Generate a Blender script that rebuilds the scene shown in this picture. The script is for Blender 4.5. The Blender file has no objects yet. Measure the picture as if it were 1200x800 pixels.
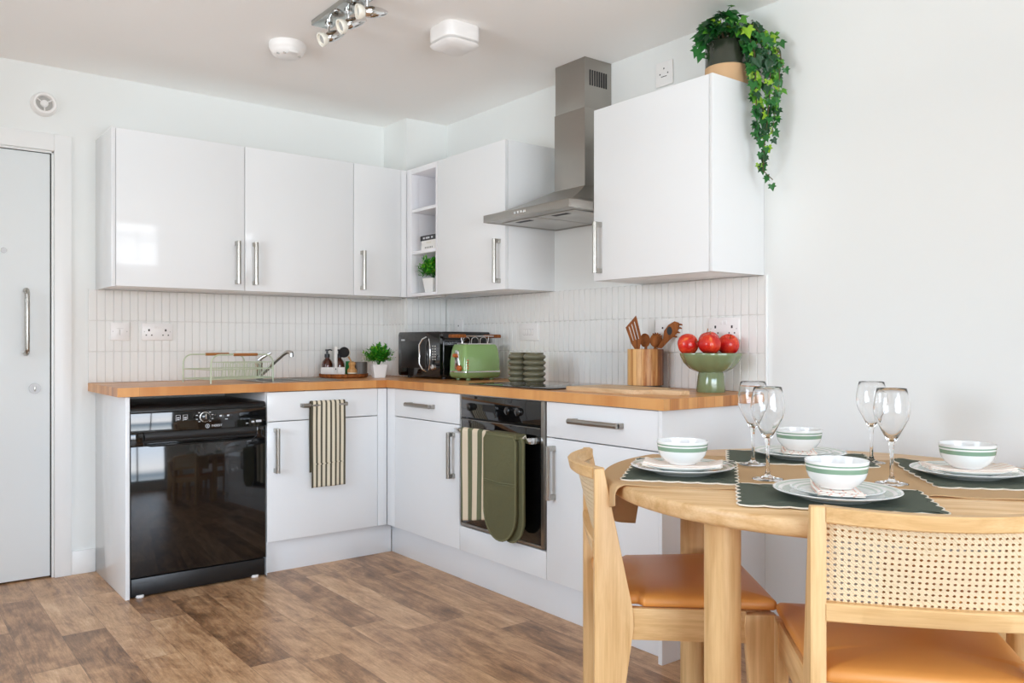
import bpy, bmesh, math, random
from mathutils import Vector, Matrix
R = math.radians
random.seed(7)
SC = bpy.context.scene
COL = SC.collection

# ------------------------------------------------------------------ materials
def S(r, g, b):
    f = lambda c: (c/255/12.92) if c/255 <= .04045 else ((c/255+.055)/1.055)**2.4
    return (f(r), f(g), f(b), 1)

class NT:
    def __init__(s, name):
        s.m = bpy.data.materials.new(name); s.m.use_nodes = True
        s.t = s.m.node_tree; s.t.nodes.clear()
        s.out = s.t.nodes.new('ShaderNodeOutputMaterial')
    def n(s, typ, props=None, **inp):
        nd = s.t.nodes.new(typ)
        for k, v in (props or {}).items(): setattr(nd, k, v)
        for k, v in inp.items():
            key = int(k[1:]) if k[0] == '_' and k[1:].isdigit() else k.replace('_', ' ')
            s.put(nd.inputs[key], v)
        return nd
    def put(s, sock, v):
        if isinstance(v, bpy.types.NodeSocket): s.t.links.new(v, sock)
        elif isinstance(v, bpy.types.Node): s.t.links.new(v.outputs[0], sock)
        else: sock.default_value = v
    def math(s, op, a, b=0., c=0.):
        return s.n('ShaderNodeMath', {'operation': op}, _0=a, _1=b, _2=c).outputs[0]
    def mix(s, f, a, b):
        nd = s.t.nodes.new('ShaderNodeMix'); nd.data_type = 'RGBA'
        s.put(nd.inputs[0], f); s.put(nd.inputs[6], a); s.put(nd.inputs[7], b)
        return nd.outputs[2]
    def ramp(s, f, stops):
        nd = s.t.nodes.new('ShaderNodeValToRGB'); s.put(nd.inputs[0], f)
        e = nd.color_ramp.elements
        while len(e) > 1: e.remove(e[-1])
        e[0].position = stops[0][0]; e[0].color = stops[0][1]
        for p, c in stops[1:]:
            x = e.new(p); x.color = c
        return nd.outputs[0]
    def obj(s): return s.n('ShaderNodeTexCoord').outputs['Object']
    def sep(s, v):
        nd = s.n('ShaderNodeSeparateXYZ', _0=v); return nd.outputs[0], nd.outputs[1], nd.outputs[2]
    def xyz(s, x, y, z): return s.n('ShaderNodeCombineXYZ', _0=x, _1=y, _2=z).outputs[0]
    def noise(s, vec, scale, detail=3, rough=.5, dist=0.):
        return s.n('ShaderNodeTexNoise', Vector=vec, Scale=scale, Detail=detail, Roughness=rough, Distortion=dist).outputs[0]
    def bump(s, h, strength=.2, dist=.001):
        return s.n('ShaderNodeBump', Height=h, Strength=strength, Distance=dist).outputs[0]
    def bsdf(s, **k):
        b = s.t.nodes.new('ShaderNodeBsdfPrincipled')
        for kk, v in k.items(): s.put(b.inputs[kk.replace('_', ' ')], v)
        s.t.links.new(b.outputs[0], s.out.inputs[0]); return b

def plain(name, col, rough=.5, metal=0., spec=.5, coat=0., bumpn=None, **k):
    t = NT(name)
    kk = dict(Base_Color=col, Roughness=rough, Metallic=metal)
    b = t.bsdf(**kk); b.inputs['Specular IOR Level'].default_value = spec
    b.inputs['Coat Weight'].default_value = coat
    if bumpn: t.put(b.inputs['Normal'], t.bump(t.noise(t.obj(), bumpn[0], 4), bumpn[1], bumpn[2]))
    for a, v in k.items(): t.put(b.inputs[a.replace('_', ' ')], v)
    return t.m

def wood(name, dark, light, axis='y', scale=1., rough=.45, ring=.5, bump=.1, spec=.5):
    t = NT(name); x, y, z = t.sep(t.obj())
    c = [x, y, z]; k = {'x': 0, 'y': 1, 'z': 2}[axis]
    cs = [t.math('MULTIPLY', c[i], (2.2 if i == k else 26)*scale) for i in range(3)]
    v = t.xyz(*cs)
    g = t.noise(v, 1.6, 6, .6, .6)
    f = t.noise(t.xyz(*[t.math('MULTIPLY', c[i], (8 if i == k else 320)*scale) for i in range(3)]), 1., 2, .5)
    cs2 = t.xyz(*[t.math('MULTIPLY', c[i], (.8 if i == k else 7)*scale) for i in range(3)])
    w = t.math('SINE', t.math('MULTIPLY', t.noise(cs2, 1., 2, .5, .3), 60))
    w = t.math('MULTIPLY_ADD', w, .12*ring, g)
    w = t.math('MULTIPLY_ADD', t.math('SUBTRACT', f, .5), .35, w)
    col = t.ramp(w, [(.28, dark), (.72, light)])
    b_ = t.bsdf(Base_Color=col, Roughness=rough, Normal=t.bump(w, bump, .0006)); b_.inputs['Specular IOR Level'].default_value = spec
    return t.m

def planks(name, along, across, L, W, cols, rough=.4, seam=.0008, zup=None, seamcol=(.03, .015, .008, 1), vary=.5, grain=1., coat=0., boff=0., smudge=0., fine=.5):
    t = NT(name); c = dict(zip('xyz', t.sep(t.obj())))
    A, B = c[along], t.math('ADD', c[across], boff)
    row = t.math('FLOOR', t.math('DIVIDE', B, W))
    off = t.n('ShaderNodeTexWhiteNoise', {'noise_dimensions': '1D'}, W=row).outputs[0]
    al = t.math('ADD', t.math('DIVIDE', A, L), t.math('MULTIPLY', off, 7.31))
    cell = t.math('FLOOR', al)
    rn = t.n('ShaderNodeTexWhiteNoise', {'noise_dimensions': '2D'}, Vector=t.xyz(row, cell, 0.)).outputs[0]
    fb = t.math('FRACT', t.math('DIVIDE', B, W)); fa = t.math('FRACT', al)
    db = t.math('MULTIPLY', t.math('MINIMUM', fb, t.math('SUBTRACT', 1., fb)), W)
    da = t.math('MULTIPLY', t.math('MINIMUM', fa, t.math('SUBTRACT', 1., fa)), L)
    sm = t.math('LESS_THAN', t.math('MINIMUM', da, db), seam)
    sh = t.math('MULTIPLY', rn, 31.)
    g1 = t.noise(t.xyz(t.math('MULTIPLY', A, 2.2*grain), t.math('MULTIPLY', B, 18*grain), sh), 1.3, 7, .62, 1.1)
    g2 = t.noise(t.xyz(t.math('MULTIPLY', A, 14*grain), t.math('MULTIPLY', B, 200*grain), sh), 1., 3, .6, .2)
    g3 = t.noise(t.xyz(t.math('MULTIPLY', A, 3.*grain), t.math('MULTIPLY', B, 7*grain), sh), 1.6, 3, .5, .4)
    v = t.math('MULTIPLY_ADD', t.math('SUBTRACT', g1, .5), .9, t.math('MULTIPLY_ADD', t.math('SUBTRACT', rn, .5), vary, .5))
    v = t.math('MULTIPLY_ADD', t.math('SUBTRACT', g2, .5), fine, v)
    if smudge:
        g4 = t.noise(t.xyz(t.math('MULTIPLY', A, .8), t.math('MULTIPLY', B, 1.4), sh), 4.5, 6, .68, 1.6)
        v = t.math('MULTIPLY_ADD', t.math('SUBTRACT', g4, .5), smudge, v)
        g5 = t.noise(t.xyz(t.math('MULTIPLY', A, 26.), t.math('MULTIPLY', B, 90.), sh), 1., 4, .7, 3.5)
        v = t.math('MULTIPLY_ADD', t.math('SUBTRACT', g5, .5), smudge*.42, v)
    v = t.math('MULTIPLY_ADD', t.math('SUBTRACT', g3, .5), .55, v)
    col = t.ramp(v, cols)
    col = t.mix(t.math('MULTIPLY', sm, .6), col, seamcol)
    b = t.bsdf(Base_Color=col, Roughness=t.math('MULTIPLY_ADD', g1, .15, rough-.07), Normal=t.bump(t.math('SUBTRACT', v, sm), .08, .0006))
    b.inputs['Coat Weight'].default_value = coat
    return t.m

M = {}
M['wall'] = plain('painted_wall', S(234, 236, 234), .75, bumpn=(160, .03, .0005))
M['ceil'] = plain('painted_ceiling', S(250, 249, 247), .85)
M['paint'] = plain('satin_paint', S(240, 241, 240), .35)
M['doorp'] = plain('door_paint', S(232, 237, 238), .3)
M['gloss'] = plain('gloss_white_door', S(238, 240, 241), .10, spec=.28)
M['carc'] = plain('white_carcass', S(235, 237, 238), .22, spec=.3)
M['inner'] = plain('white_melamine', S(240, 240, 243), .4)
M['plinth'] = plain('plinth_white', S(232, 234, 236), .3)
M['tile'] = plain('white_tile_glaze', S(240, 240, 237), .12, coat=.4, bumpn=(22, .18, .003))
M['grout'] = plain('grout', S(226, 225, 221), .8)
M['plast'] = plain('white_plastic', S(242, 240, 238), .3)
M['plastg'] = plain('grey_plastic', S(185, 183, 178), .4)
M['dark'] = plain('dark_hole', S(30, 30, 32), .6)
M['seam'] = plain('dark_gap', S(46, 44, 42), .6)
M['black'] = plain('black_gloss', S(14, 14, 15), .06, coat=.5)
M['blackg'] = plain('black_glass', S(8, 8, 9), .03, coat=.5)
M['blackm'] = plain('black_satin', S(22, 22, 23), .35)
M['chrome'] = plain('chrome', (.78, .78, .78, 1), .08, 1.)
M['chromed'] = plain('dark_chrome', (.42, .43, .41, 1), .12, 1.)
M['satin'] = plain('satin_chrome', (.50, .50, .50, 1), .5, .6)
def brushed(name, col, rough, axis):
    t = NT(name); x, y, z = t.sep(t.obj()); k = 'xyz'.index(axis)
    v = t.xyz(*[t.math('MULTIPLY', c, 6. if i == k else 400.) for i, c in enumerate((x, y, z))])
    n = t.noise(v, 1., 2); c2 = t.noise(t.obj(), 4., 3)
    t.bsdf(Base_Color=t.mix(c2, tuple(a*.86 for a in col[:3])+(1,), col), Metallic=1., Roughness=t.math('MULTIPLY_ADD', n, .12, rough), Normal=t.bump(n, .06, .0003))
    return t.m
M['steel'] = brushed('brushed_steel', (.42, .395, .36, 1), .26, 'y')
M['steelh'] = brushed('handle_steel', (.50, .48, .44, 1), .22, 'z')
M['filter'] = plain('filter_mesh', S(190, 188, 184), .35, .8)
M['floor'] = planks('oak_plank_floor', 'y', 'x', .92, .15,
    [(.05, S(100, 72, 50)), (.34, S(150, 112, 80)), (.55, S(186, 144, 106)), (.78, S(210, 170, 130)), (.98, S(226, 194, 158))], .34, .0007, vary=.38, boff=.05, smudge=1.1)
WT = [(.1, S(160, 98, 46)), (.45, S(202, 134, 70)), (.8, S(226, 166, 100))]
M['wtA'] = planks('worktop_oak_along', 'x', 'y', 1.15, .048, WT, .38, .0003, vary=.45, fine=.3, coat=.2)
M['wtB'] = planks('worktop_oak_side', 'y', 'x', .88, .048, WT, .38, .0003, vary=.45, fine=.3, coat=.2)
OD, OL = S(204, 160, 104), S(230, 192, 138)
M['oakz'] = wood('chair_oak_upright', OD, OL, 'z', 1., ring=.3)
M['oakx'] = wood('chair_oak_cross', OD, OL, 'x', 1., ring=.3)
M['oaky'] = wood('chair_oak_rail', OD, OL, 'y', 1.)
M['top'] = wood('table_oak', S(204, 160, 106), S(232, 196, 148), 'x', .8, .4)
M['leather'] = plain('tan_leather', S(216, 146, 74), .38, bumpn=(260, .08, .0005))
M['teak'] = wood('dark_wood', S(104, 56, 24), S(168, 100, 48), 'z', 1.5, .6, spec=.2)
M['handlew'] = wood('handle_wood', S(140, 84, 36), S(196, 134, 70), 'x', 2., .4)
M['bamboo'] = wood('bamboo_wood', S(186, 130, 70), S(214, 164, 104), 'z', 2., .45)
M['boardw'] = wood('board_wood', S(198, 160, 116), S(230, 200, 158), 'y', 1.2, .5)
M['amber'] = plain('amber_glass', S(74, 28, 12), .08, coat=.5)
M['pump'] = plain('black_pump', S(22, 22, 24), .3)
M['caddy'] = plain('chalk_metal', S(226, 222, 216), .5)
M['potgrey'] = plain('grey_pot', S(92, 86, 80), .4)
M['sponge'] = plain('green_sponge', S(60, 160, 90), .9)
M['bristle'] = plain('dark_bristle', S(24, 22, 22), .8)
M['sage'] = plain('sage_metal', S(192, 202, 174), .35)
M['toast'] = plain('toaster_green', S(134, 170, 102), .12, coat=.6)
M['toastb'] = plain('toaster_base_green', S(120, 146, 92), .2, coat=.3)
M['amberk'] = plain('copper_knob', S(190, 98, 40), .3)
M['vase'] = plain('olive_ceramic', S(106, 102, 80), .25, coat=.3)
M['bowlg'] = plain('sage_ceramic', S(122, 136, 98), .12, coat=.6, bumpn=(9, .1, .003))
M['pink'] = plain('crockery_white', S(236, 236, 234), .12, coat=.4)
M['band'] = plain('crockery_green', S(132, 162, 138), .15, coat=.4)
M['plateg'] = plain('crockery_grey', S(220, 225, 222), .12, coat=.4)
M['plateb'] = plain('crockery_pale_green', S(190, 204, 192), .12, coat=.4)
M['mat'] = plain('green_linen', S(82, 90, 76), .9, bumpn=(700, .25, .0006))
M['matw'] = plain('cream_trim', S(232, 224, 208), .85)
M['kraft'] = plain('kraft_runner', S(196, 160, 116), .8, bumpn=(14, .3, .006))
M['glovem'] = plain('olive_quilt', S(96, 94, 64), .9, bumpn=(45, .6, .004))
M['glovep'] = plain('olive_piping', S(112, 110, 78), .9)
M['ivpot'] = plain('pot_dark_green', S(48, 54, 42), .12, coat=.6)
M['terra'] = plain('pot_tan', S(206, 168, 126), .7)
M['soil'] = plain('soil', S(50, 38, 28), .95)
M['stem'] = plain('vine_stem', S(96, 78, 52), .7)
M['whitepot'] = plain('white_pot', S(240, 240, 238), .25)
for nm, c in dict(iv1=(24, 70, 34), iv2=(38, 104, 42), iv3=(84, 148, 44), iv4=(140, 182, 48), bx1=(34, 116, 26), bx2=(62, 156, 34), bx3=(136, 192, 52)).items():
    M[nm] = plain('leaf_'+nm, S(*c), .38, spec=.4)
M['bulbglass'] = plain('frosted_glass', S(244, 240, 228), .25)
M['bookb'] = plain('book_black', S(34, 35, 38), .4)
M['bookw'] = plain('book_white', S(236, 234, 230), .5)
M['page'] = plain('book_pages', S(228, 224, 214), .8)
M['ink'] = plain('print_white', S(214, 216, 220), .5)
M['inkd'] = plain('print_dark', S(60, 58, 56), .5)
M['frame'] = plain('window_frame_grey', S(90, 92, 94), .4)

def glassm():
    t = NT('clear_glass'); g = t.n('ShaderNodeBsdfGlass', Color=(1, 1, 1, 1), Roughness=0., IOR=1.46)
    t.t.links.new(g.outputs[0], t.out.inputs[0]); return t.m
M['glass'] = glassm()
def panem():
    t = NT('window_glass'); g = t.n('ShaderNodeBsdfGlossy', Roughness=0.02); tr = t.n('ShaderNodeBsdfTransparent')
    fr = t.n('ShaderNodeFresnel', IOR=1.45); mx = t.t.nodes.new('ShaderNodeMixShader')
    t.put(mx.inputs[0], fr.outputs[0]); t.put(mx.inputs[1], tr.outputs[0]); t.put(mx.inputs[2], g.outputs[0])
    t.t.links.new(mx.outputs[0], t.out.inputs[0]); return t.m
M['pane'] = panem()
def applem():
    t = NT('apple_skin'); x, y, z = t.sep(t.obj())
    n = t.noise(t.obj(), 22., 4); s2 = t.noise(t.xyz(t.math('MULTIPLY', x, 150.), t.math('MULTIPLY', y, 150.), t.math('MULTIPLY', z, 14.)), 1., 2)
    v = t.math('MULTIPLY_ADD', s2, .35, t.math('MULTIPLY', n, .85))
    t.bsdf(Base_Color=t.ramp(v, [(.30, S(232, 160, 78)), (.46, S(222, 66, 38)), (.64, S(196, 24, 22))]), Roughness=.22)
    return t.m
M['apple'] = applem()
def stripes(name, a, b, period, duty=.5, phase=0., vert=True):
    t = NT(name); uv = t.n('ShaderNodeTexCoord').outputs['UV']; u, v, _ = t.sep(uv)
    f = t.math('FRACT', t.math('ADD', t.math('DIVIDE', u if vert else v, period), phase))
    m = t.math('LESS_THAN', f, duty)
    w = t.noise(t.xyz(t.math('MULTIPLY', u, 900.), t.math('MULTIPLY', v, 900.), 0.), 1., 2)
    b_ = t.bsdf(Base_Color=t.mix(m, a, b), Roughness=.9, Normal=t.bump(w, .3, .0006)); return t.m
M['towel1'] = stripes('towel_narrow_stripe', S(226, 216, 192), S(88, 82, 66), .0245, .40)
M['towel2'] = stripes('towel_wide_stripe', S(226, 210, 184), S(104, 108, 80), .074, .47, .53)
def napk():
    t = NT('napkin_stripe'); uv = t.n('ShaderNodeTexCoord').outputs['UV']; u, v, _ = t.sep(uv)
    f = t.math('FRACT', t.math('DIVIDE', u, .0245)); m = t.math('MULTIPLY', t.math('LESS_THAN', f, .16), .7)
    t.bsdf(Base_Color=t.mix(m, S(246, 238, 228), S(228, 170, 150)), Roughness=.9); return t.m
M['napkin'] = napk()
def canem():
    t = NT('woven_cane'); uv = t.n('ShaderNodeTexCoord').outputs['UV']; u, v, _ = t.sep(uv)
    a = t.math('SINE', t.math('MULTIPLY', t.math('ADD', u, v), 1005.)); b = t.math('SINE', t.math('MULTIPLY', t.math('SUBTRACT', u, v), 2010.))
    h = t.math('MULTIPLY_ADD', b, .5, a)
    n = t.noise(t.xyz(u, v, 0.), 90., 3)
    t.bsdf(Base_Color=t.mix(n, S(214, 188, 148), S(232, 212, 178)), Roughness=.6, Normal=t.bump(h, .35, .0006)); return t.m
M['cane'] = canem()
def blockm():
    t = NT('acacia_staves'); x, y, z = t.sep(t.obj())
    an = t.math('DIVIDE', t.math('ARCTAN2', y, x), 6.28318); k = t.math('FLOOR', t.math('MULTIPLY', an, 15.))
    rn = t.n('ShaderNodeTexWhiteNoise', {'noise_dimensions': '1D'}, W=k).outputs[0]
    g = t.noise(t.xyz(t.math('MULTIPLY', x, 90.), t.math('MULTIPLY', y, 90.), t.math('MULTIPLY_ADD', z, 7., t.math('MULTIPLY', rn, 20.))), 1., 4, .6, .5)
    v = t.math('MULTIPLY_ADD', t.math('SUBTRACT', g, .5), .7, rn)
    t.bsdf(Base_Color=t.ramp(v, [(.2, S(110, 62, 26)), (.45, S(170, 106, 50)), (.75, S(228, 180, 116))]), Roughness=.4); return t.m
M['staves'] = blockm()

# ------------------------------------------------------------------ mesh builder
class MB:
    def __init__(s):
        s.bm = bmesh.new(); s.uv = s.bm.loops.layers.uv.new('UVMap'); s.mi = 0
    def _faces(s, fs, smooth=False):
        for f in fs: f.material_index = s.mi
    def box(s, x0, x1, y0, y1, z0, z1, b=.0012, seg=2, M4=None):
        if x0 > x1: x0, x1 = x1, x0
        if y0 > y1: y0, y1 = y1, y0
        if z0 > z1: z0, z1 = z1, z0
        n0 = len(s.bm.faces)
        r = bmesh.ops.create_cube(s.bm, size=1.)
        vs = r['verts']
        for v in vs:
            v.co = Vector(((x0+x1)/2+v.co.x*(x1-x0), (y0+y1)/2+v.co.y*(y1-y0), (z0+z1)/2+v.co.z*(z1-z0)))
        b = min(b, (x1-x0)*.45, (y1-y0)*.45, (z1-z0)*.45)
        fs = set(f for v in vs for f in v.link_faces)
        if b > 0:
            es = list(set(e for v in vs for e in v.link_edges))
            rr = bmesh.ops.bevel(s.bm, geom=es, offset=b, segments=seg, profile=.5, affect='EDGES')
            fs = set(f for v in rr['verts'] for f in v.link_faces) | set(f for f in fs if f.is_valid)
        s._faces(fs)
        if M4 is not None:
            for v in set(v for f in fs for v in f.verts): v.co = M4 @ v.co
        return s
    def lathe(s, prof, c=(0, 0, 0), seg=32, mats=None, rf=None, M4=None, a0=0., a1=2*math.pi):
        full = abs(a1-a0-2*math.pi) < 1e-6
        rings = []
        for (r, z) in prof:
            if r < 1e-6:
                rings.append([s.bm.verts.new(Vector((0, 0, z)))])
            else:
                ring = []
                for i in range(seg if full else seg+1):
                    a = a0+(a1-a0)*i/seg; rr = r*(rf(a, z) if rf else 1)
                    ring.append(s.bm.verts.new(Vector((rr*math.cos(a), rr*math.sin(a), z))))
                rings.append(ring)
        T = Matrix.Translation(c) @ (M4 if M4 is not None else Matrix.Identity(4))
        for k in range(len(rings)-1):
            A, B = rings[k], rings[k+1]
            m = mats[k] if mats else s.mi
            n = seg
            for i in range(n):
                j = (i+1) % seg if full else i+1
                if len(A) == 1 and len(B) == 1: continue
                if len(A) == 1: vs = (A[0], B[j], B[i])
                elif len(B) == 1: vs = (A[i], A[j], B[0])
                else: vs = (A[i], A[j], B[j], B[i])
                try: f = s.bm.faces.new(vs)
                except ValueError: continue
                f.material_index = m
        for r in rings:
            for v in r: v.co = T @ v.co
        return s
    def cyl(s, c, r, h, axis='z', seg=24, b=.0, r2=None):
        r2 = r if r2 is None else r2
        pr = [(0, 0), (max(r-b, .0001), 0), (r, b), (r2, h-b), (max(r2-b, .0001), h), (0, h)] if b > 0 else [(0, 0), (r, 0), (r2, h), (0, h)]
        rot = {'z': Matrix.Identity(4), 'x': Matrix.Rotation(R(90), 4, 'Y'), 'y': Matrix.Rotation(R(-90), 4, 'X')}[axis]
        return s.lathe(pr, c, seg, M4=rot)
    def tube(s, pts, r, seg=8, closed=False, caps=True):
        pts = [Vector(p) for p in pts]; n = len(pts)
        rs = r if isinstance(r, (list, tuple)) else [r]*n
        tan = []
        for i in range(n):
            if closed: d = pts[(i+1) % n]-pts[i-1]
            else: d = pts[min(i+1, n-1)]-pts[max(i-1, 0)]
            tan.append(d.normalized())
        up = Vector((0, 0, 1)) if abs(tan[0].z) < .9 else Vector((1, 0, 0))
        nr = (up-tan[0]*up.dot(tan[0])).normalized(); rings = []
        for i in range(n):
            nr = (nr-tan[i]*nr.dot(tan[i])).normalized(); bn = tan[i].cross(nr)
            rings.append([s.bm.verts.new(pts[i]+(nr*math.cos(2*math.pi*k/seg)+bn*math.sin(2*math.pi*k/seg))*rs[i]) for k in range(seg)])
        for i in range(n if closed else n-1):
            A, B = rings[i], rings[(i+1) % n]
            for k in range(seg):
                f = s.bm.faces.new((A[k], A[(k+1) % seg], B[(k+1) % seg], B[k])); f.material_index = s.mi
        if caps and not closed:
            f = s.bm.faces.new(rings[0][::-1]); f.material_index = s.mi
            f = s.bm.faces.new(rings[-1]); f.material_index = s.mi
        return s
    def grid(s, nu, nv, fn, uvf=None, closed=False, flip=False):
        V = [[s.bm.verts.new(Vector(fn(i/nu, j/nv))) for j in range(nv+1)] for i in range(nu if closed else nu+1)]
        for i in range(nu):
            i2 = (i+1) % nu if closed else i+1
            for j in range(nv):
                vs = [V[i][j], V[i2][j], V[i2][j+1], V[i][j+1]]
                uvs = [(i/nu, j/nv), ((i+1)/nu, j/nv), ((i+1)/nu, (j+1)/nv), (i/nu, (j+1)/nv)]
                if flip: vs.reverse(); uvs.reverse()
                f = s.bm.faces.new(vs); f.material_index = s.mi
                for l, q in zip(f.loops, uvs): l[s.uv].uv = uvf(*q) if uvf else q
        return s
    def prism(s, pts, d0, d1, plane='xz', b=0.):
        """outline in a plane, extruded along the third axis"""
        def P(a, b_, d): return {'xz': (a, d, b_), 'yz': (d, a, b_), 'xy': (a, b_, d)}[plane]
        A = [s.bm.verts.new(P(a, b_, d0)) for a, b_ in pts]; B = [s.bm.verts.new(P(a, b_, d1)) for a, b_ in pts]
        n = len(pts); fs = [s.bm.faces.new(A), s.bm.faces.new(B[::-1])]
        for i in range(n): fs.append(s.bm.faces.new((A[i], B[i], B[(i+1) % n], A[(i+1) % n])))
        s._faces(fs)
        if b:
            es = list(set(e for f in fs for e in f.edges))
            m = s.mi
            r = bmesh.ops.bevel(s.bm, geom=es, offset=b, segments=2, profile=.5, affect='EDGES')
            for f in r['faces']: f.material_index = m
        return s
    def slab(s, out, prof, cap=True):
        """outline list scaled about its centroid: prof = (inset, z)"""
        cx = sum(p[0] for p in out)/len(out); cy = sum(p[1] for p in out)/len(out)
        rings = []
        for ins, z in prof:
            ring = []
            for x, y in out:
                d = math.hypot(x-cx, y-cy); k = max(0, (d-ins)/d)
                ring.append(s.bm.verts.new((cx+(x-cx)*k, cy+(y-cy)*k, z)))
            rings.append(ring)
        n = len(out)
        for a in range(len(rings)-1):
            for i in range(n):
                f = s.bm.faces.new((rings[a][i], rings[a][(i+1) % n], rings[a+1][(i+1) % n], rings[a+1][i])); f.material_index = s.mi
        if cap:
            f = s.bm.faces.new(rings[0][::-1]); f.material_index = s.mi
            f = s.bm.faces.new(rings[-1]); f.material_index = s.mi
        return s

def rpoly(cs, r, n=5):
    """rounded polygon outline (counter-clockwise)"""
    out = []; m = len(cs)
    for i in range(m):
        p0, p, p1 = Vector(cs[i-1]), Vector(cs[i]), Vector(cs[(i+1) % m])
        a, b = (p0-p).normalized(), (p1-p).normalized()
        ang = a.angle(b); d = r/math.tan(ang/2); q0, q1 = p+a*d, p+b*d
        for k in range(n+1):
            t = k/n; out.append(tuple((q0*(1-t)**2+p*2*t*(1-t)+q1*t*t)))
    return out

def link(name, mb, mats, parent=None, world=True, sharp=38, mods=None):
    me = bpy.data.meshes.new(name)
    bmesh.ops.recalc_face_normals(mb.bm, faces=mb.bm.faces[:])
    mb.bm.to_mesh(me); mb.bm.free()
    if not isinstance(mats, (list, tuple)): mats = [mats]
    for m in mats: me.materials.append(M[m] if isinstance(m, str) else m)
    me.polygons.foreach_set('use_smooth', [True]*len(me.polygons))
    me.set_sharp_from_angle(angle=R(sharp))
    o = bpy.data.objects.new(name, me); COL.objects.link(o)
    if parent is not None:
        o.parent = parent
        if world:
            me.transform(root_matrix(parent).inverted())
    for m in mods or []:
        md = o.modifiers.new(m[0], m[0])
        for k, v in m[1].items(): setattr(md, k, v)
    return o
def root_matrix(o):
    m = Matrix.Identity(4); c = o
    while c is not None:
        m = (Matrix.Translation(c.location) @ Matrix.Rotation(c.rotation_euler[2], 4, 'Z')) @ m
        c = c.parent
    return m
def tag(o, label, cat, group=None):
    o['label'] = label; o['category'] = cat
    if group: o['group'] = group
    return o
def thing(name, label, cat, loc=(0, 0, 0), rz=0., group=None):
    o = bpy.data.objects.new(name, None); COL.objects.link(o)
    o.location = loc; o.rotation_euler = (0, 0, rz); o.empty_display_size = .05
    return tag(o, label, cat, group)
def struct(name, mb, mat, parent=None, **k):
    o = link(name, mb, mat, parent, **k)
    if parent is None: o['kind'] = 'structure'
    return o
def origin(o, p):
    """move a top-level mesh's origin to p, keeping its geometry where it is"""
    o.data.transform(Matrix.Translation(-Vector(p))); o.location = p; return o
def dup(o, loc, rz, label=None, parent=None):
    c = o.copy(); COL.objects.link(c)
    if parent is None:
        c.location = loc; c.rotation_euler = (0, 0, rz)
        if label: c['label'] = label
    else: c.parent = parent
    for ch in [x for x in o.children]: dup(ch, None, None, None, c)
    return c

# ------------------------------------------------------------------ camera
CX, CY, CH, YAW = -2.7244, -4.3839, 1.0989, R(38.0069)
cam = bpy.data.cameras.new('camera'); co = bpy.data.objects.new('camera', cam); COL.objects.link(co)
co.location = (CX, CY, CH); co.rotation_euler = (R(90), 0, -YAW)
cam.sensor_width = 36; cam.lens = 965.8*36/1200; cam.shift_y = 2.6/1200; cam.clip_start = .05
SC.camera = co

# ------------------------------------------------------------------ room shell
XL, YR, ZC = -4.3, -6.3, 2.40
struct('floor', MB().box(XL-.1, .1, YR-.1, .1, -.08, 0, 0), 'floor')
struct('ceiling', MB().box(XL-.1, .1, YR-.1, .1, ZC, ZC+.1, 0), 'ceil')
DX0, DX1, DZ = -2.86, -2.035, 2.003      # door opening
b = MB(); b.box(XL-.1, DX0, 0, .1, 0, ZC, 0); b.box(DX1, 0, 0, .1, 0, ZC, 0); b.box(DX0, DX1, 0, .1, DZ, ZC, 0)
struct('wall_back', b, 'wall')
struct('wall_right', MB().box(0, .1, YR-.1, .1, 0, ZC, 0), 'wall')
struct('wall_corner', MB().box(-.279, -.0002, -.264, -.0002, 0, ZC-.0002, 0), 'wall')
W2 = (-3.1, -1.5, .85, 2.04)  # opening for an out-of-view window added as fill light
b = MB(); b.box(XL-.1, XL, YR-.1, W2[0], 0, ZC, 0); b.box(XL-.1, XL, W2[1], .1, 0, ZC, 0)
b.box(XL-.1, XL, W2[0], W2[1], 0, W2[2], 0); b.box(XL-.1, XL, W2[0], W2[1], W2[3], ZC, 0)
struct('wall_left', b, 'wall')
b = MB(); t = .05
b.box(XL-.08, XL-.02, W2[0], W2[1], W2[2], W2[2]+t, .002); b.box(XL-.08, XL-.02, W2[0], W2[1], W2[3]-t, W2[3], .002)
for y in (W2[0]+t/2, (W2[0]+W2[1])/2, W2[1]-t/2): b.box(XL-.08, XL-.02, y-t/2, y+t/2, W2[2]+t, W2[3]-t, .002)
wl = struct('fill_window', b, 'frame')  # added window, only there to brighten the right-hand run
link('window_pane', MB().box(XL-.052, XL-.048, W2[0]+t, W2[1]-t, W2[2]+t, W2[3]-t, 0), 'pane', wl)
# unseen box added behind the door to block sky light leaking round it
b = MB(); b.box(-3.05, -1.85, 1.2, 1.25, 0, ZC, 0); b.box(-3.10, -3.05, .1, 1.25, 0, ZC, 0); b.box(-1.85, -1.80, .1, 1.25, 0, ZC, 0)
struct('wall_light_block', b, 'wall'); struct('ceiling_light_block', MB().box(-3.1, -1.8, .1, 1.25, ZC, ZC+.05, 0), 'ceil')
W1 = (-3.60, -.95, .30, 2.04)
b = MB(); b.box(XL, W1[0], YR-.1, YR, 0, ZC, 0); b.box(W1[1], 0, YR-.1, YR, 0, ZC, 0)
b.box(W1[0], W1[1], YR-.1, YR, 0, W1[2], 0); b.box(W1[0], W1[1], YR-.1, YR, W1[3], ZC, 0)
struct('wall_rear', b, 'wall')
b = MB(); t = .05
n = 3; w = (W1[1]-W1[0])/n
b.box(W1[0], W1[1], YR-.08, YR-.02, W1[2], W1[2]+t, .002); b.box(W1[0], W1[1], YR-.08, YR-.02, W1[3]-t, W1[3], .002)
for i in range(n+1):
    x = W1[0]+i*w; x = min(max(x, W1[0]+t/2), W1[1]-t/2)
    b.box(x-t/2, x+t/2, YR-.08, YR-.02, W1[2]+t, W1[3]-t, .002)
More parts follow.
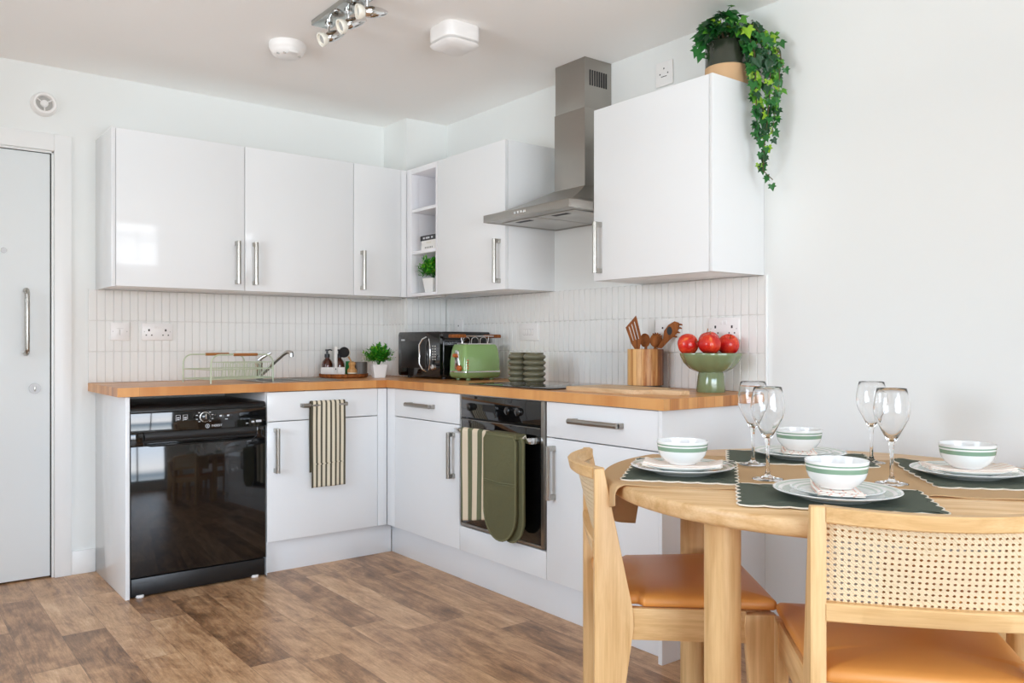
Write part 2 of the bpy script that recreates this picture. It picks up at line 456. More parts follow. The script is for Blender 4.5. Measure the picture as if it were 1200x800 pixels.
wf = struct('window_1', b, 'frame')
link('window_pane', MB().box(W1[0]+t, W1[1]-t, YR-.052, YR-.048, W1[2]+t, W1[3]-t, 0), 'pane', wf)

# door: leaf and frame
b = MB()
b.box(DX0+.012, DX1-.014, .012, .052, .008, DZ-.012, .002)
dl = struct('door_1', b, 'doorp')
hb = MB(); pts = []
for a in range(0, 91, 15): pts.append((-2.135, -.05+.018*(1-math.sin(R(a)))+.0, 1.354-.018+.018*math.sin(R(a))) if False else None)
hx, hy, z0, z1, rr = -2.150, -.048, 1.046, 1.354, .022
P = [(hx, .012, z1-.008), (hx, hy+rr, z1-.008)]
for a in (20, 45, 70): P.append((hx, hy+rr-rr*math.sin(R(a)), z1-.008-rr+rr*math.cos(R(a))))
P += [(hx, hy, z1-.008-rr), (hx, hy, z0+.008+rr)]
for a in (20, 45, 70): P.append((hx, hy+rr-rr*math.cos(R(a)), z0+.008+rr-rr*math.sin(R(a))))
P += [(hx, hy+rr, z0+.008), (hx, .012, z0+.008)]
hb.tube(P, .0105, 12)
o = link('pull_handle', hb, 'steelh', dl); o['label'] = 'brushed steel pull handle'
b = MB(); b.cyl((-2.112, .012, .891), .0245, -.008, 'y', 28, 0)
lk = link('lock_escutcheon', b, 'satin', dl)
link('key_slot', MB().box(-2.116, -2.108, -.000, .004, .878, .902, .001), 'steelh', lk)
b = MB(); b.cyl((-2.236, .012, 1.526), .013, -.004, 'y', 20, 0)
link('peephole', b, 'satin', dl)
# architrave (structure)
b = MB()
b.box(DX1, DX1+.0725, -.016, .0, .0, DZ+.0785, .003); b.box(DX0-.07, DX1, -.016, 0, DZ, DZ+.0785, .003); b.box(DX0-.07, DX0, -.016, 0, 0, DZ, .003)
b.box(DX1-.009, DX1, -.0, .1, .0, DZ, .001); b.box(DX0, DX0+.009, 0, .1, 0, DZ, .001); b.box(DX0, DX1, 0, .1, DZ-.009, DZ, .001)
struct('trim_1', b, 'paint')
b = MB(); b.box(DX1-.0135, DX1-.0095, .011, .06, .0, DZ-.012, 0); b.box(DX0, DX1-.0095, .011, .06, DZ-.0115, DZ-.0095, 0)
struct('door_gap_shade', b, 'seam')  # dark-coloured strips stand in for the shade in the door gap
struct('floor_light_block', MB().box(-3.1, -1.8, .1, 1.25, -.06, 0, 0), 'floor')  # floor of the added light-blocking box
struct('baseboard_back', MB().box(DX1+.073, -1.860, -.014, 0, 0, .112, .003), 'paint')
struct('baseboard_right', MB().box(-.014, 0, YR, -2.486, 0, .112, .003), 'paint')

# ------------------------------------------------------------------ splashback tiles
def tiles(run, s0, s1, t, first=None, name='', label=''):
    rnd = random.Random(3); b = MB(); b.mi = 1
    def box(a0, a1, d0, d1, z0, z1, bev, M4=None):
        if run == 'A': b.box(a0, a1, -d1, -d0, z0, z1, bev, 1, M4)
        else: b.box(-d1, -d0, a0, a1, z0, z1, bev, 1, M4)
    box(s0, s1, t, t+.005, .9105, 1.362, 0)
    b.mi = 0; p = .0378; x = s0
    sgn = 1
    rows = [(.9105, 1.0590), (1.0610, 1.2100), (1.2120, 1.3610)]
    n = int(round((s1-s0)/p)); pw = (s1-s0)/n
    for i in range(n):
        a0, a1 = s0+i*pw+.0008, s0+(i+1)*pw-.0008
        for z0, z1 in rows:
            c = ((a0+a1)/2, -(t+.006), (z0+z1)/2) if run == 'A' else (-(t+.006), (a0+a1)/2, (z0+z1)/2)
            M4 = Matrix.Translation(c) @ Matrix.Rotation(R(rnd.gauss(0, .35)), 4, 'Z') @ Matrix.Rotation(R(rnd.gauss(0, .12)), 4, 'X' if run == 'A' else 'Y') @ Matrix.Translation([-q for q in c])
            box(a0, a1, t+.003, t+.0092, z0, z1, .0016, M4)
    o = link(name, b, ['tile', 'grout']); tag(o, label, 'tiles'); return o
tiles('A', -1.89, -.2792, .0006, name='tiled_splashback', label='white vertical stacked tiles behind the sink and dish rack')
tiles('A', -.2775, -.011, .264, name='tiled_splashback', label='white tiles on the front of the corner pillar above the microwave')
tiles('B', -.2635, -.0105, .2792, name='tiled_splashback', label='narrow strip of white tiles on the side of the corner pillar by the small plant')
tiles('B', -2.489, -.2745, .0006, name='tiled_splashback', label='white vertical stacked tiles behind the hob, vases and fruit bowl')
struct('trim_3', MB().box(-.0115, -.0002, -2.4955, -2.4895, .911, 1.363, .001), 'paint')

# ------------------------------------------------------------------ kitchen cabinets
def cb(b, run, s0, s1, t0, t1, z0, z1, bev=.0012):
    if run == 'A': b.box(s0, s1, -t1, -t0, z0, z1, bev)
    else: b.box(-t1, -t0, s0, s1, z0, z1, bev)
    return b
def handle(run, s, z, vert, parent, t0, L=.212, name='handle'):
    b = MB(); h = L/2; P = lambda ss, tt, zz: (ss, -tt, zz) if run == 'A' else (-tt, ss, zz)
    for e in (-1, 1):
        if vert: cb(b, run, s-.0095, s+.0095, t0, t0+.031, z+e*h-(.010 if e > 0 else -.010)-.010, z+e*h-(.010 if e > 0 else -.010)+.010, .001)
        else: cb(b, run, s+e*(h-.010)-.010, s+e*(h-.010)+.010, t0, t0+.031, z-.0095, z+.0095, .001)
    if vert: pts = [P(s, t0+.033, z-h), P(s, t0+.033, z+h)]
    else: pts = [P(s-h, t0+.033, z), P(s+h, t0+.033, z)]
    b.tube(pts, .0105, 18)
    return link(name, b, 'steelh' if vert else 'steel', parent, sharp=50)
def hollow(b, run, s0, s1, t1, z0, z1, th=.018, t0=.001):
    cb(b, run, s0, s0+th, t0, t1, z0, z1); cb(b, run, s1-th, s1, t0, t1, z0, z1)
    cb(b, run, s0+th, s1-th, t0, t1, z0, z0+th); cb(b, run, s0+th, s1-th, t0, t1, z1-th, z1)
    cb(b, run, s0+th, s1-th, t0, t0+.006, z0+th, z1-th, 0)
def door(run, s0, s1, z0, z1, tf, parent, name='door'):
    b = MB(); cb(b, run, s0+.0016, s1-.0016, tf-.018, tf, z0, z1, .0018); return link(name, b, 'gloss', parent)
def cabloc(run, s0, s1, z): return ((s0+s1)/2, -.16, z) if run == 'A' else (-.16, (s0+s1)/2, z)

ZB, ZT = 1.3625, 2.0805
TA, TB = .3295, .3144
t_ = thing('wall_cabinet', 'white gloss double door wall cabinet above the dishwasher and dish rack', 'cabinet', cabloc('A', -1.857, -.645, ZB))
b = MB(); cb(b, 'A', -1.857, -1.839, .001, TA, ZB-.003, ZT+.001, .0015); hollow(b, 'A', -1.839, -1.2447, TA-.020, ZB, ZT); hollow(b, 'A', -1.2447, -.6466, TA-.020, ZB, ZT)
link('body', b, 'carc', t_)
for s0, s1, hs in ((-1.8388, -1.2447, -1.2859), (-1.2447, -.6466, -1.1979)):
    d = door('A', s0, s1, ZB, ZT, TA, t_); handle('A', hs, 1.499, True, d, TA)
t_ = thing('wall_cabinet', 'narrow white single door wall cabinet beside the corner pillar', 'cabinet', cabloc('A', -.645, -.35, ZB))
b = MB(); hollow(b, 'A', -.6460, -.3513, TA-.020, ZB, ZT, t0=.272 if False else .001)
b = MB()
for z0, z1 in ((ZB, ZB+.018), (ZT-.018, ZT)): cb(b, 'A', -.6460, -.2805, .001, TA-.020, z0, z1)
cb(b, 'A', -.6460, -.6280, .001, TA-.020, ZB+.018, ZT-.018); cb(b, 'A', -.628, -.2805, .001, .007, ZB+.018, ZT-.018, 0)
cb(b, 'A', -.2985, -.2805, .007, TA-.020, ZB+.018, ZT-.018)
link('body', b, 'carc', t_)
d = door('A', -.6466, -.3513, ZB, ZT, TA, t_); handle('A', -.5982, 1.499, True, d, TA)
b = MB(); cb(b, 'A', -.3505, -.3144, TA-.018, TA, ZB, ZT, .0012); link('filler_panel', b, 'carc', t_)
# open shelf unit in the corner
t_ = thing('open_shelf_unit', 'white open wall unit with two shelves holding books and a small plant', 'shelf', cabloc('B', -.645, -.35, ZB))
b = MB(); S0, S1 = -.6455, -.331
cb(b, 'B', -.3805, S1, .2650, TB, ZB, ZT); cb(b, 'B', S0, S0+.016, .001, TB-.001, ZB, ZT)
cb(b, 'B', S0+.016, -.3805, .001, TB, ZB, ZB+.018); cb(b, 'B', S0+.016, -.3805, .001, TB, ZT-.030, ZT)
cb(b, 'B', S0+.016, -.3805, .001, .010, ZB+.018, ZT-.03, 0); cb(b, 'B', -.3805, -.3655, .010, .265, ZB, ZT, 0)
link('body', b, 'inner', t_)
for z in (1.598, 1.834):
    b = MB(); cb(b, 'B', S0+.0165, -.381, .011, TB-.003, z, z+.018); link('shelf', b, 'inner', t_)
t_ = thing('wall_cabinet', 'white single door wall cabinet left of the extractor hood', 'cabinet', cabloc('B', -1.247, -.647, ZB))
b = MB(); hollow(b, 'B', -1.2465, -.6475, TB-.020, ZB, ZT); link('body', b, 'carc', t_)
d = door('B', -1.2468, -.6470, ZB-.001, ZT, TB, t_); handle('B', -1.2024, 1.499, True, d, TB)
t_ = thing('wall_cabinet', 'white wall cabinet right of the extractor hood with the potted ivy on top', 'cabinet', cabloc('B', -2.476, -1.858, ZB))
b = MB(); hollow(b, 'B', -2.4640, -1.858, TB-.020, ZB, ZT); cb(b, 'B', -2.4790, -2.4645, .001, TB, ZB, ZT+.001, .0015); link('body', b, 'carc', t_)
d = door('B', -2.4640, -1.858, ZB, ZT, TB, t_); handle('B', -1.9001, 1.499, True, d, TB)
# under-cabinet light strips
b = MB(); cb(b, 'A', -.52, -.33, .27, .30, ZB-.012, ZB, .003)
tag(link('cabinet_light_strip', b, 'plastg'), 'thin light strip under the narrow wall cabinet by the pillar', 'light')
b = MB(); cb(b, 'B', -.64, -.40, .25, .28, ZB-.012, ZB, .003)
tag(link('cabinet_light_strip', b, 'plastg'), 'thin light strip under the open shelf unit', 'light')

# base units
TF, Z0, ZD, ZW = .586, .155, .7265, .870
t_ = thing('end_panel', 'tall white end panel on the left of the dishwasher', 'panel', (-1.847, -.3, 0))
link('panel', MB().box(-1.857, -1.8395, -.589, -.001, 0, ZW-.001, .001), 'gloss', t_)
t_ = thing('end_panel', 'white end panel closing the worktop run beside the dining table', 'panel', (-.3, -2.474, 0))
link('panel', MB().box(-.589, -.001, -2.4835, -2.4655, 0, ZW-.001, .001), 'carc', t_)

t_ = thing('sink_base_cabinet', 'white base cabinet under the sink with the narrow striped towel hung on it', 'cabinet', (-.95, -.3, 0))
b = MB(); cb(b, 'A', -1.2330, -1.215, .001, TF-.020, Z0, ZW-.001); cb(b, 'A', -.6600, -.6420, .001, TF-.020, Z0, ZW-.001); cb(b, 'A', -1.215, -.66, .001, TF-.020, Z0, Z0+.018); cb(b, 'A', -1.2330, -1.2345+.003, .02, TF, .0, Z0)
cb(b, 'A', -1.215, -.66, .001, .007, Z0+.018, ZW-.001, 0)
link('body', b, 'carc', t_)
d = door('A', -1.2330, -.6412, Z0, ZD-.002, TF, t_); handle('A', -1.1909, .590, True, d, TF)
d = door('A', -1.2330, -.6412, ZD+.002, ZW-.003, TF, t_, 'drawer_front'); handle('A', -.9487, .7985, False, d, TF, .235)
b = MB(); cb(b, 'A', -.6395, -.5865, TF-.018, TF, Z0, ZW-.003); link('filler_panel', b, 'carc', t_)
t_ = thing('drawer_base_cabinet', 'white corner base cabinet with one drawer and door left of the oven', 'cabinet', (-.3, -.93, 0))
b = MB(); hollow(b, 'B', -1.2560, -.588, TF-.020, Z0, ZW-.001); cb(b, 'B', -.6670, -.5880, TF-.018, TF, Z0, ZW-.003); link('body', b, 'carc', t_)
d = door('B', -1.2575, -.6675, Z0, ZD-.002, TF, t_); handle('B', -1.2121, .584, True, d, TF)
d = door('B', -1.2575, -.6675, ZD+.002, ZW-.003, TF, t_, 'drawer_front'); handle('B', -.9370, .7975, False, d, TF, .222)
t_ = thing('oven_housing', 'white housing around the black oven with plain panel below', 'cabinet', (-.3, -1.56, 0))
b = MB(); hollow(b, 'B', -1.8700, -1.2600, TF-.022, Z0, ZW-.001, .008); link('body', b, 'carc', t_)
b = MB(); cb(b, 'B', -1.8690, -1.2600, TF-.018, TF, Z0, .266, .0015); link('lower_panel', b, 'gloss', t_)
t_ = thing('drawer_base_cabinet', 'white base cabinet with drawer and door right of the oven behind a chair', 'cabinet', (-.3, -2.17, 0))
b = MB(); hollow(b, 'B', -2.4640, -1.8715, TF-.020, Z0, ZW-.001); link('body', b, 'carc', t_)
d = door('B', -2.4640, -1.8710, Z0, ZD-.002, TF, t_); handle('B', -1.9190, .590, True, d, TF)
d = door('B', -2.4640, -1.8710, ZD+.002, ZW-.003, TF, t_, 'drawer_front'); handle('B', -2.1680, .8035, False, d, TF, .262)
# plinths
tag(link('kick_board', MB().box(-1.2325, -.5385, -.548, -.532, 0, Z0-.002, .001), 'plinth'), 'white kick board under the sink cabinet', 'kick board')
tag(link('kick_board', MB().box(-.536, -.520, -2.465, -.549, 0, Z0-.002, .001), 'plinth'), 'long white kick board under the oven run', 'kick board')

# worktop (L shape with a cut-out for the sink), one thing of two runs
t_ = thing('oak_worktop', 'oiled oak L-shaped worktop with sink, hob and small appliances on it', 'worktop', (-.9, -.3, .871))
SX0, SX1, SY0, SY1 = -1.175, -.985, -.47, -.17
b = MB(); zt, zb_ = .910, .871
WTX = -1.8900
b.box(WTX, SX0, -.5965, -.0005, zb_, zt, 0); b.box(SX1, -.597, -.5965, -.0005, zb_, zt, 0)
b.box(SX0, SX1, -.5965, SY0, zb_, zt, 0); b.box(SX0, SX1, SY1, -.0005, zb_, zt, 0)
link('worktop_run', b, 'wtA', t_)
b = MB()
b.box(-.5968, -.2795, -.5965, -.0005, zb_, zt, 0); b.box(-.2795, -.0005, -.5965, -.2645, zb_, zt, 0)
b.box(-.5968, -.0005, -2.497, -.5965, zb_, zt, 0)
link('worktop_run', b, 'wtB', t_)

# sink: rim, bowl, drainer ridges
t_ = thing('inset_sink', 'stainless steel inset sink with drainer set in the oak worktop', 'sink', (-.98, -.3, .910))
b = MB(); x0, x1, y0, y1 = -1.22, -.79, -.50, -.135
for q in ((x0, SX0+.002, y0, y1), (SX1-.002, x1, y0, y1), (SX0+.002, SX1-.002, y0, SY0+.002), (SX0+.002, SX1-.002, SY1-.002, y1)):
    b.box(*q, .9102, .9135, .0008)
b.box(SX0+.002, SX0+.004, SY0+.002, SY1-.002, .78, .912, 0); b.box(SX1-.004, SX1-.002, SY0+.002, SY1-.002, .78, .912, 0)
b.box(SX0+.002, SX1-.002, SY0+.002, SY0+.004, .78, .912, 0); b.box(SX0+.002, SX1-.002, SY1-.004, SY1-.002, .78, .912, 0)
b.box(SX0+.002, SX1-.002, SY0+.002, SY1-.002, .777, .780, 0)
link('basin', b, 'steel', t_)
b = MB()
for i in range(9): b.tube([(-.96, -.45+i*.035, .9136), (-.81, -.45+i*.035, .9136)], .003, 8)
link('drainer_ridges', b, 'steel', t_)
# tap
t_ = thing('kitchen_tap', 'chrome mixer tap with long angled spout behind the dish rack', 'tap', (-1.108, -.155, .9137))
b = MB(); b.lathe([(0, 0), (.026, 0), (.026, .006), (.021, .012), (.020, .075), (.022, .080), (.022, .092), (.012, .100), (0, .101)], (-1.108, -.155, .9137), 24)
link('body', b, 'chrome', t_)
b = MB(); b.tube([(-1.108, -.155, .93), (-1.09, -.18, .948), (-1.05, -.232, 1.005), (-1.02, -.272, 1.045), (-1.007, -.290, 1.056), (-.999, -.301, 1.055), (-.992, -.310, 1.048)], [.011, .011, .010, .010, .010, .011, .012], 14)
b.cyl((-.993, -.308, 1.030), .0125, .022, 'z', 18, .002)
link('spout', b, 'chrome', t_)
b = MB(); b.tube([(-1.108, -.155, 1.012), (-1.095, -.165, 1.026), (-1.066, -.190, 1.046), (-1.056, -.198, 1.050)], [.012, .010, .007, .006], 12)
link('lever', b, 'chrome', t_)

# ------------------------------------------------------------------ dishwasher
def text_mesh(txt, size, M4, depth=.0004):
    cu = bpy.data.curves.new('lettering', 'FONT'); cu.body = txt; cu.size = size; cu.align_x = 'CENTER'; cu.align_y = 'CENTER'; cu.extrude = depth
    ob = bpy.data.objects.new('lettering', cu); COL.objects.link(ob)
    dg = bpy.context.evaluated_depsgraph_get(); me = bpy.data.meshes.new_from_object(ob.evaluated_get(dg))
    bpy.data.objects.remove(ob); me.transform(M4); return me
def add_mesh(b, me):
    b.bm.from_mesh(me); bpy.data.meshes.remove(me)
t_ = thing('dishwasher', 'black freestanding dishwasher under the left end of the worktop', 'dishwasher', (-1.54, -.3, 0))
x0, x1 = -1.8365, -1.2380
b = MB(); b.box(x0+.002, x1-.002, -.548, -.02, .03, .826, .003); link('body', b, 'blackm', t_)
b = MB(); b.prism([(-.300, .8005), (-.5865, .8005), (-.5860, .806), (-.583, .814), (-.577, .821), (-.568, .826), (-.300, .8275)], x0, x1, 'yz', .001)
link('top_lid', b, 'blackm', t_)
b = MB(); b.prism([(-.549, .712), (-.5925, .712), (-.5935, .714), (-.5880, .7965), (-.5870, .799), (-.549, .799)], x0, x1, 'yz', .0012)
cp = link('control_panel', b, 'black', t_)
# door with recessed handle
b = MB(); b.box(x0, x1, -.586, -.549, .088, .655, .003, 3)
b.box(x0, x0+.055, -.586, -.549, .655, .711, .003); b.box(x1-.045, x1, -.586, -.549, .655, .711, .003)
b.box(x0+.05, x1-.04, -.561, -.549, .650, .711, .001)
dw = link('door', b, 'black', t_)
b = MB(); b.grid(24, 10, lambda u, v: (x0+.056+u*(x1-x0-.102), -.5905-.004*math.sin(v*math.pi)+(.020 if v > .99 else 0), .711-v*.036), None)
b.tube([(x0+.056, -.584, .672), (x1-.046, -.584, .672)], .0065, 12); b.tube([(x0+.056, -.582, .706), (x1-.046, -.582, .706)], .006, 12)
link('handle', b, 'blackm', dw)
b = MB(); b.tube([(x0+.052, -.5862, .705), (x0+.054, -.5865, .672), (x0+.064, -.5865, .656), (x0+.085, -.5865, .651), (x1-.075, -.5865, .651), (x1-.056, -.5865, .656), (x1-.046, -.5865, .672), (x1-.044, -.5862, .705)], .0025, 8)
link('handle_rim', b, 'blackm', dw)
b = MB(); b.box(x0+.004, x1-.004, -.583, -.549, .006, .083, .002); link('kick_plate', b, 'blackm', t_)
for xx in (x0+.04, x1-.05):
    b = MB(); b.cyl((xx, -.575, 0), .018, .012, 'z', 16, .002); link('foot', b, 'plast', t_)
F4 = lambda x, z, y=-.5931: Matrix.Translation((x, y, z)) @ Matrix.Rotation(R(90), 4, 'X')
b = MB(); b.lathe([(0, 0), (.024, 0), (.024, .004), (.020, .006), (.019, .018), (.016, .020), (0, .020)], (-1.524, -.5895, .768), 28, M4=Matrix.Rotation(R(90), 4, 'X'))
kn = link('programme_knob', b, 'black', cp)
b = MB(); b.lathe([(.0205, 0), (.0235, .001), (.0235, .0035), (.0205, .004)], (-1.524, -.5920, .768), 28, M4=Matrix.Rotation(R(90), 4, 'X')); b.box(-1.526, -1.522, -.6125, -.610, .760, .784, .0005)
link('knob_marking', b, 'steelh', kn)
b = MB()
add_mesh(b, text_mesh('INDESIT', .0135, F4(-1.470, .7265)))
for i in range(24):
    a = 2*math.pi*i/24; a2 = 2*math.pi*(i+1)/24
    b.tube([(-1.5125+.0085*math.cos(a), -.5930, .7265+.0085*math.sin(a)), (-1.5125+.0085*math.cos(a2), -.5930, .7265+.0085*math.sin(a2))], .0013, 5, caps=False)
b.box(-1.5140, -1.5110, -.5936, -.5925, .7210, .7315, 0)
link('brand_lettering', b, 'ink', cp)
for xx in (-1.640, -1.609):
    b = MB()
    b.box(xx-.010, xx+.010, -.5912, -.5893, .781, .782, 0); b.box(xx-.010, xx-.0088, -.5918, -.5900, .756, .7809, 0); b.box(xx+.0088, xx+.010, -.5915, -.5895, .762, .7809, 0)
    for k in range(2): b.box(xx-.006, xx+.006, -.5914, -.5895, .760+k*.008, .764+k*.008, 0)
    link('panel_icon', b, 'ink', cp)
for a in (20, 50, 130, 160, 200, 230, 310, 340):
    x = -1.524+.037*math.cos(R(a)); z = .768+.026*math.sin(R(a)); yy = -.5935+(z-.714)*.0667
    link('panel_mark', MB().box(x-.004, x+.004, yy-.0006, yy+.001, z-.0015, z+.0015, 0), 'ink', cp)
for (xa, xb, za_, zb2) in ((-1.457, -1.447, .766, .773), (-1.423, -1.413, .766, .773), (-1.432, -1.420, .752, .755), (-1.335, -1.325, .727, .730), (-1.310, -1.296, .730, .738), (-1.288, -1.262, .731, .741)):
    yy = -.5935+((za_+zb2)/2-.714)*.0667
    link('panel_mark', MB().box(xa, xb, yy-.0008, yy+.001, za_, zb2, 0), 'ink', cp)

# ------------------------------------------------------------------ oven
t_ = thing('built_in_oven', 'black glass built-in oven with towel and glove hanging on its rail', 'oven', (-.3, -1.566, .27))
y0, y1 = -1.8630, -1.2690
link('body', MB().box(-.560, -.03, y0+.02, y1-.02, .280, .850, 0), 'blackm', t_)
link('control_panel', MB().box(-.5875, -.561, y0+.024, y1-.004, .7655, .8655, .0015), 'blackg', t_)
cpn = [c for c in t_.children if c.name.startswith('control_panel')][0]
for yy in (-1.345, -1.63, -1.70):
    b = MB(); b.lathe([(0, 0), (.018, 0), (.017, .014), (.014, .016), (0, .016)], (-.5878, yy, .815), 20, M4=Matrix.Rotation(R(-90), 4, 'Y')); link('control_knob', b, 'black', cpn)
b = MB(); b.box(-.5879, -.5874, -1.53, -1.44, .800, .832, 0); link('clock_display', b, 'blackm', cpn)
od = link('oven_door', MB().box(-.5865, -.561, y0+.024, y1-.004, .285, .7600, .0015), 'blackg', t_)
b = MB(); b.box(-.5885, -.561, y0, y0+.023, .272, .8660, .001); b.box(-.5885, -.561, y1-.0038, y1, .272, .8660, .001); b.box(-.5885, -.561, y0+.024, y1-.004, .272, .2840, .001)
b.box(-.590, -.589, y0+.004, y0+.007, .272, .866, 0)
link('steel_trim', b, 'steel', t_)
b = MB(); b.box(-.636, -.628, y0+.03, y1-.012, .696, .718, .002); b.box(-.63, -.586, y0+.034, y0+.058, .694, .720, .003); b.box(-.63, -.586, y1-.040, y1-.016, .694, .720, .003)
link('door_rail', b, 'chrome', od)
b = MB(); b.box(-.5885, -.5870, y0+.03, y1-.01, .7545, .757, 0); link('door_lip', b, 'steel', od)

# hob
t_ = thing('glass_hob', 'black glass hob set flush in the worktop under the extractor hood', 'hob', (-.29, -1.545, .9102))
link('glass_panel', MB().box(-.537, -.045, -1.829, -1.258, .9102, .9160, .002), 'blackg', t_)
for (xx, yy, rr) in ((-.40, -1.40, .075), (-.40, -1.69, .095), (-.17, -1.40, .095), (-.17, -1.69, .075)):
    b = MB(); b.lathe([(rr-.0012, .9161), (rr, .9161), (rr, .9163), (rr-.0012, .9163)], (xx, yy, 0), 40); link('zone_ring', b, 'plastg', t_)

# ------------------------------------------------------------------ extractor hood
t_ = thing('extractor_hood', 'stainless steel chimney extractor hood between two wall cabinets', 'extractor hood', (-.2, -1.555, 1.665))
y0, y1, xf = -1.8565, -1.258, -.452
b = MB()
b.box(xf, xf+.012, y0, y1, 1.664, 1.698, .001); b.box(xf+.012, -.001, y0, y0+.012, 1.664, 1.698, .001); b.box(xf+.012, -.001, y1-.012, y1, 1.664, 1.698, .001); b.box(-.013, -.001, y0+.012, y1-.012, 1.664, 1.698, 0)
cy0, cy1, cxf, ct = -1.652, -1.443, -.172, 1.815
def q(*v): return b.bm.faces.new([b.bm.verts.new(p) for p in v])
def prof(k):   # slightly concave shell
    e = k**.75
    return (xf+(cxf-xf)*k, y0+(cy0-y0)*k, y1+(cy1-y1)*k, 1.698+(ct-1.698)*k**1.25)
N_ = 8
for k in range(N_):
    a, c = prof(k/N_), prof((k+1)/N_)
    q((a[0], a[1], a[3]), (a[0], a[2], a[3]), (c[0], c[2], c[3]), (c[0], c[1], c[3]))
    q((a[0], a[1], a[3]), (c[0], c[1], c[3]), (-.001, c[1], c[3]), (-.001, a[1], a[3]))
    q((a[0], a[2], a[3]), (-.001, a[2], a[3]), (-.001, c[2], c[3]), (c[0], c[2], c[3]))
bmesh.ops.remove_doubles(b.bm, verts=b.bm.verts[:], dist=.0001)
link('canopy', b, 'steel', t_, sharp=25)
b = MB(); b.box(cxf, -.001, cy0, cy1, ct-.001, 2.17, .001); link('lower_chimney', b, 'steel', t_)
b = MB(); b.box(cxf+.003, -.001, cy0+.003, cy1-.003, 2.17, ZC-.001, .0008)
uc = link('upper_chimney', b, 'steel', t_)
b = MB()
for i in range(8):
    xx = -.140+i*.0145; b.box(xx, xx+.007, cy0+.001, cy0+.0032, 2.275, 2.345, 0)
link('vent_slots', b, 'dark', uc)
b = MB(); b.box(xf+.012, -.013, y0+.012, y1-.012, 1.666, 1.672, 0); un = link('underside_panel', b, 'steel', t_)
for a0, a1 in ((y0+.05, -1.562), (-1.552, y1-.05)):
    b = MB(); b.box(xf+.075, -.05, a0, a1, 1.6620, 1.6658, .001); fl = link('grease_filter', b, 'filter', t_)
    b = MB(); m = (a0+a1)/2; b.box(xf+.095, xf+.125, m-.05, m+.05, 1.6610, 1.6622, .0005); link('filter_catch', b, 'dark', fl)
b = MB()
for i in range(4): b.box(xf-.004, xf, -1.575+i*.022, -1.560+i*.022, 1.676, 1.688, .001)
link('control_buttons', b, 'chrome', t_)

# ------------------------------------------------------------------ sockets and switches
def plate(run, s, z, w, h, t, name, label, cat, kind):
    loc = (s, -t, z) if run == 'A' else (-t, s, z)
    T = thing(name, label, cat, loc)
    def bx(b, a0, a1, c0, c1, d0, d1, bev=.0005):   # a along wall from s, c height from z, d out from t
        if run == 'A': b.box(s+a0, s+a1, -(t+d1), -(t+d0), z+c0, z+c1, bev)
        else: b.box(-(t+d1), -(t+d0), s-a1, s-a0, z+c0, z+c1, bev)
    b = MB(); bx(b, -w/2, w/2, -h/2, h/2, 0, .009, .003); link('faceplate', b, 'plast', T)
    if kind in ('double', 'single'):
        for cx in ((-w*.27, w*.27) if kind == 'double' else (0,)):
            b = MB(); bx(b, cx-.004, cx+.004, .002, .013, .0088, .0094, 0)
            bx(b, cx-.016, cx-.010, -.020, -.014, .0088, .0094, 0); bx(b, cx+.010, cx+.016, -.020, -.014, .0088, .0094, 0)
            link('socket_holes', b, 'dark', T)
        for cx in ((-.010, .010) if kind == 'double' else (0,)):
            b = MB(); bx(b, cx-.007, cx+.007, .016, .032, .009, .0115, .001); link('rocker_switch', b, 'plast', T)
    if kind == 'fuse':
        b = MB(); bx(b, -.004, .004, .004, .012, .0088, .0094, 0); link('indicator', b, 'dark', T)
        b = MB(); bx(b, -.02, .02, -.022, -.006, .009, .011, .001); link('fuse_cover', b, 'plast', T)
    if kind == 'phone':
        b = MB(); bx(b, -.016, -.002, -.018, .014, .009, .0100, .0005); bx(b, .002, .016, -.018, .014, .009, .0100, .0005); link('outlet_cover', b, 'plast', T)
        b = MB(); bx(b, -.0012, .0012, -.018, .010, .0088, .0094, 0); bx(b, -.016, .016, .014, .0152, .0088, .0094, 0); link('outlet_slot', b, 'plastg', T)
    if kind == 'quad':
        for i in range(4):
            cx = -.033+i*.022; b = MB(); bx(b, cx-.0066, cx+.0066, -.0136, .0136, .009, .0118, .001); k_ = link('rocker_switch', b, 'plast', T)
            b = MB(); bx(b, cx-.0082, cx+.0082, -.0152, .0152, .0088, .0092, 0); link('switch_surround', b, 'plastg', k_)
    if kind == 'tv':
        b = MB()
        for a, c in ((0, .022), (-.022, .0), (.022, .0)): bx(b, a-.003, a+.003, c-.003, c+.003, .0088, .0094, 0)
        bx(b, -.016, .016, -.014, -.011, .0088, .0094, 0)
        link('socket_holes', b, 'dark', T)
    if kind in ('double', 'phone'):
        for a in (-w/2+.012, w/2-.012):
            b = MB(); bx(b, a-.002, a+.002, -.002, .002, .0088, .0094, 0); link('screw', b, 'plastg', T)
    return T
TT = .0095
plate('A', -1.751, 1.159, .088, .088, TT, 'wall_outlet', 'white single outlet plate on the tiles nearest the door', 'outlet', 'phone')
plate('A', -1.577, 1.159, .147, .086, TT, 'double_socket', 'white double socket on the tiles above the dishwasher', 'socket', 'double')
plate('B', -1.059, 1.159, .150, .088, TT, 'light_switch', 'white four-gang switch on the tiles above the green toaster', 'switch', 'quad')
plate('B', -.415, 1.195, .088, .088, TT, 'fused_outlet', 'plain white outlet plate partly hidden above the microwave', 'outlet', 'fuse')
plate('B', -1.978, 1.159, .088, .088, TT, 'fused_outlet', 'white outlet plate partly hidden behind the wooden utensils', 'outlet', 'fuse')
plate('B', -2.300, 1.159, .150, .088, TT, 'double_socket', 'white double socket on the tiles behind the red apples', 'socket', 'double')
plate('B', -1.977, 2.268, .095, .105, .0, 'aerial_socket', 'white plate high on the wall between the hood and the ivy pot', 'outlet', 'tv')

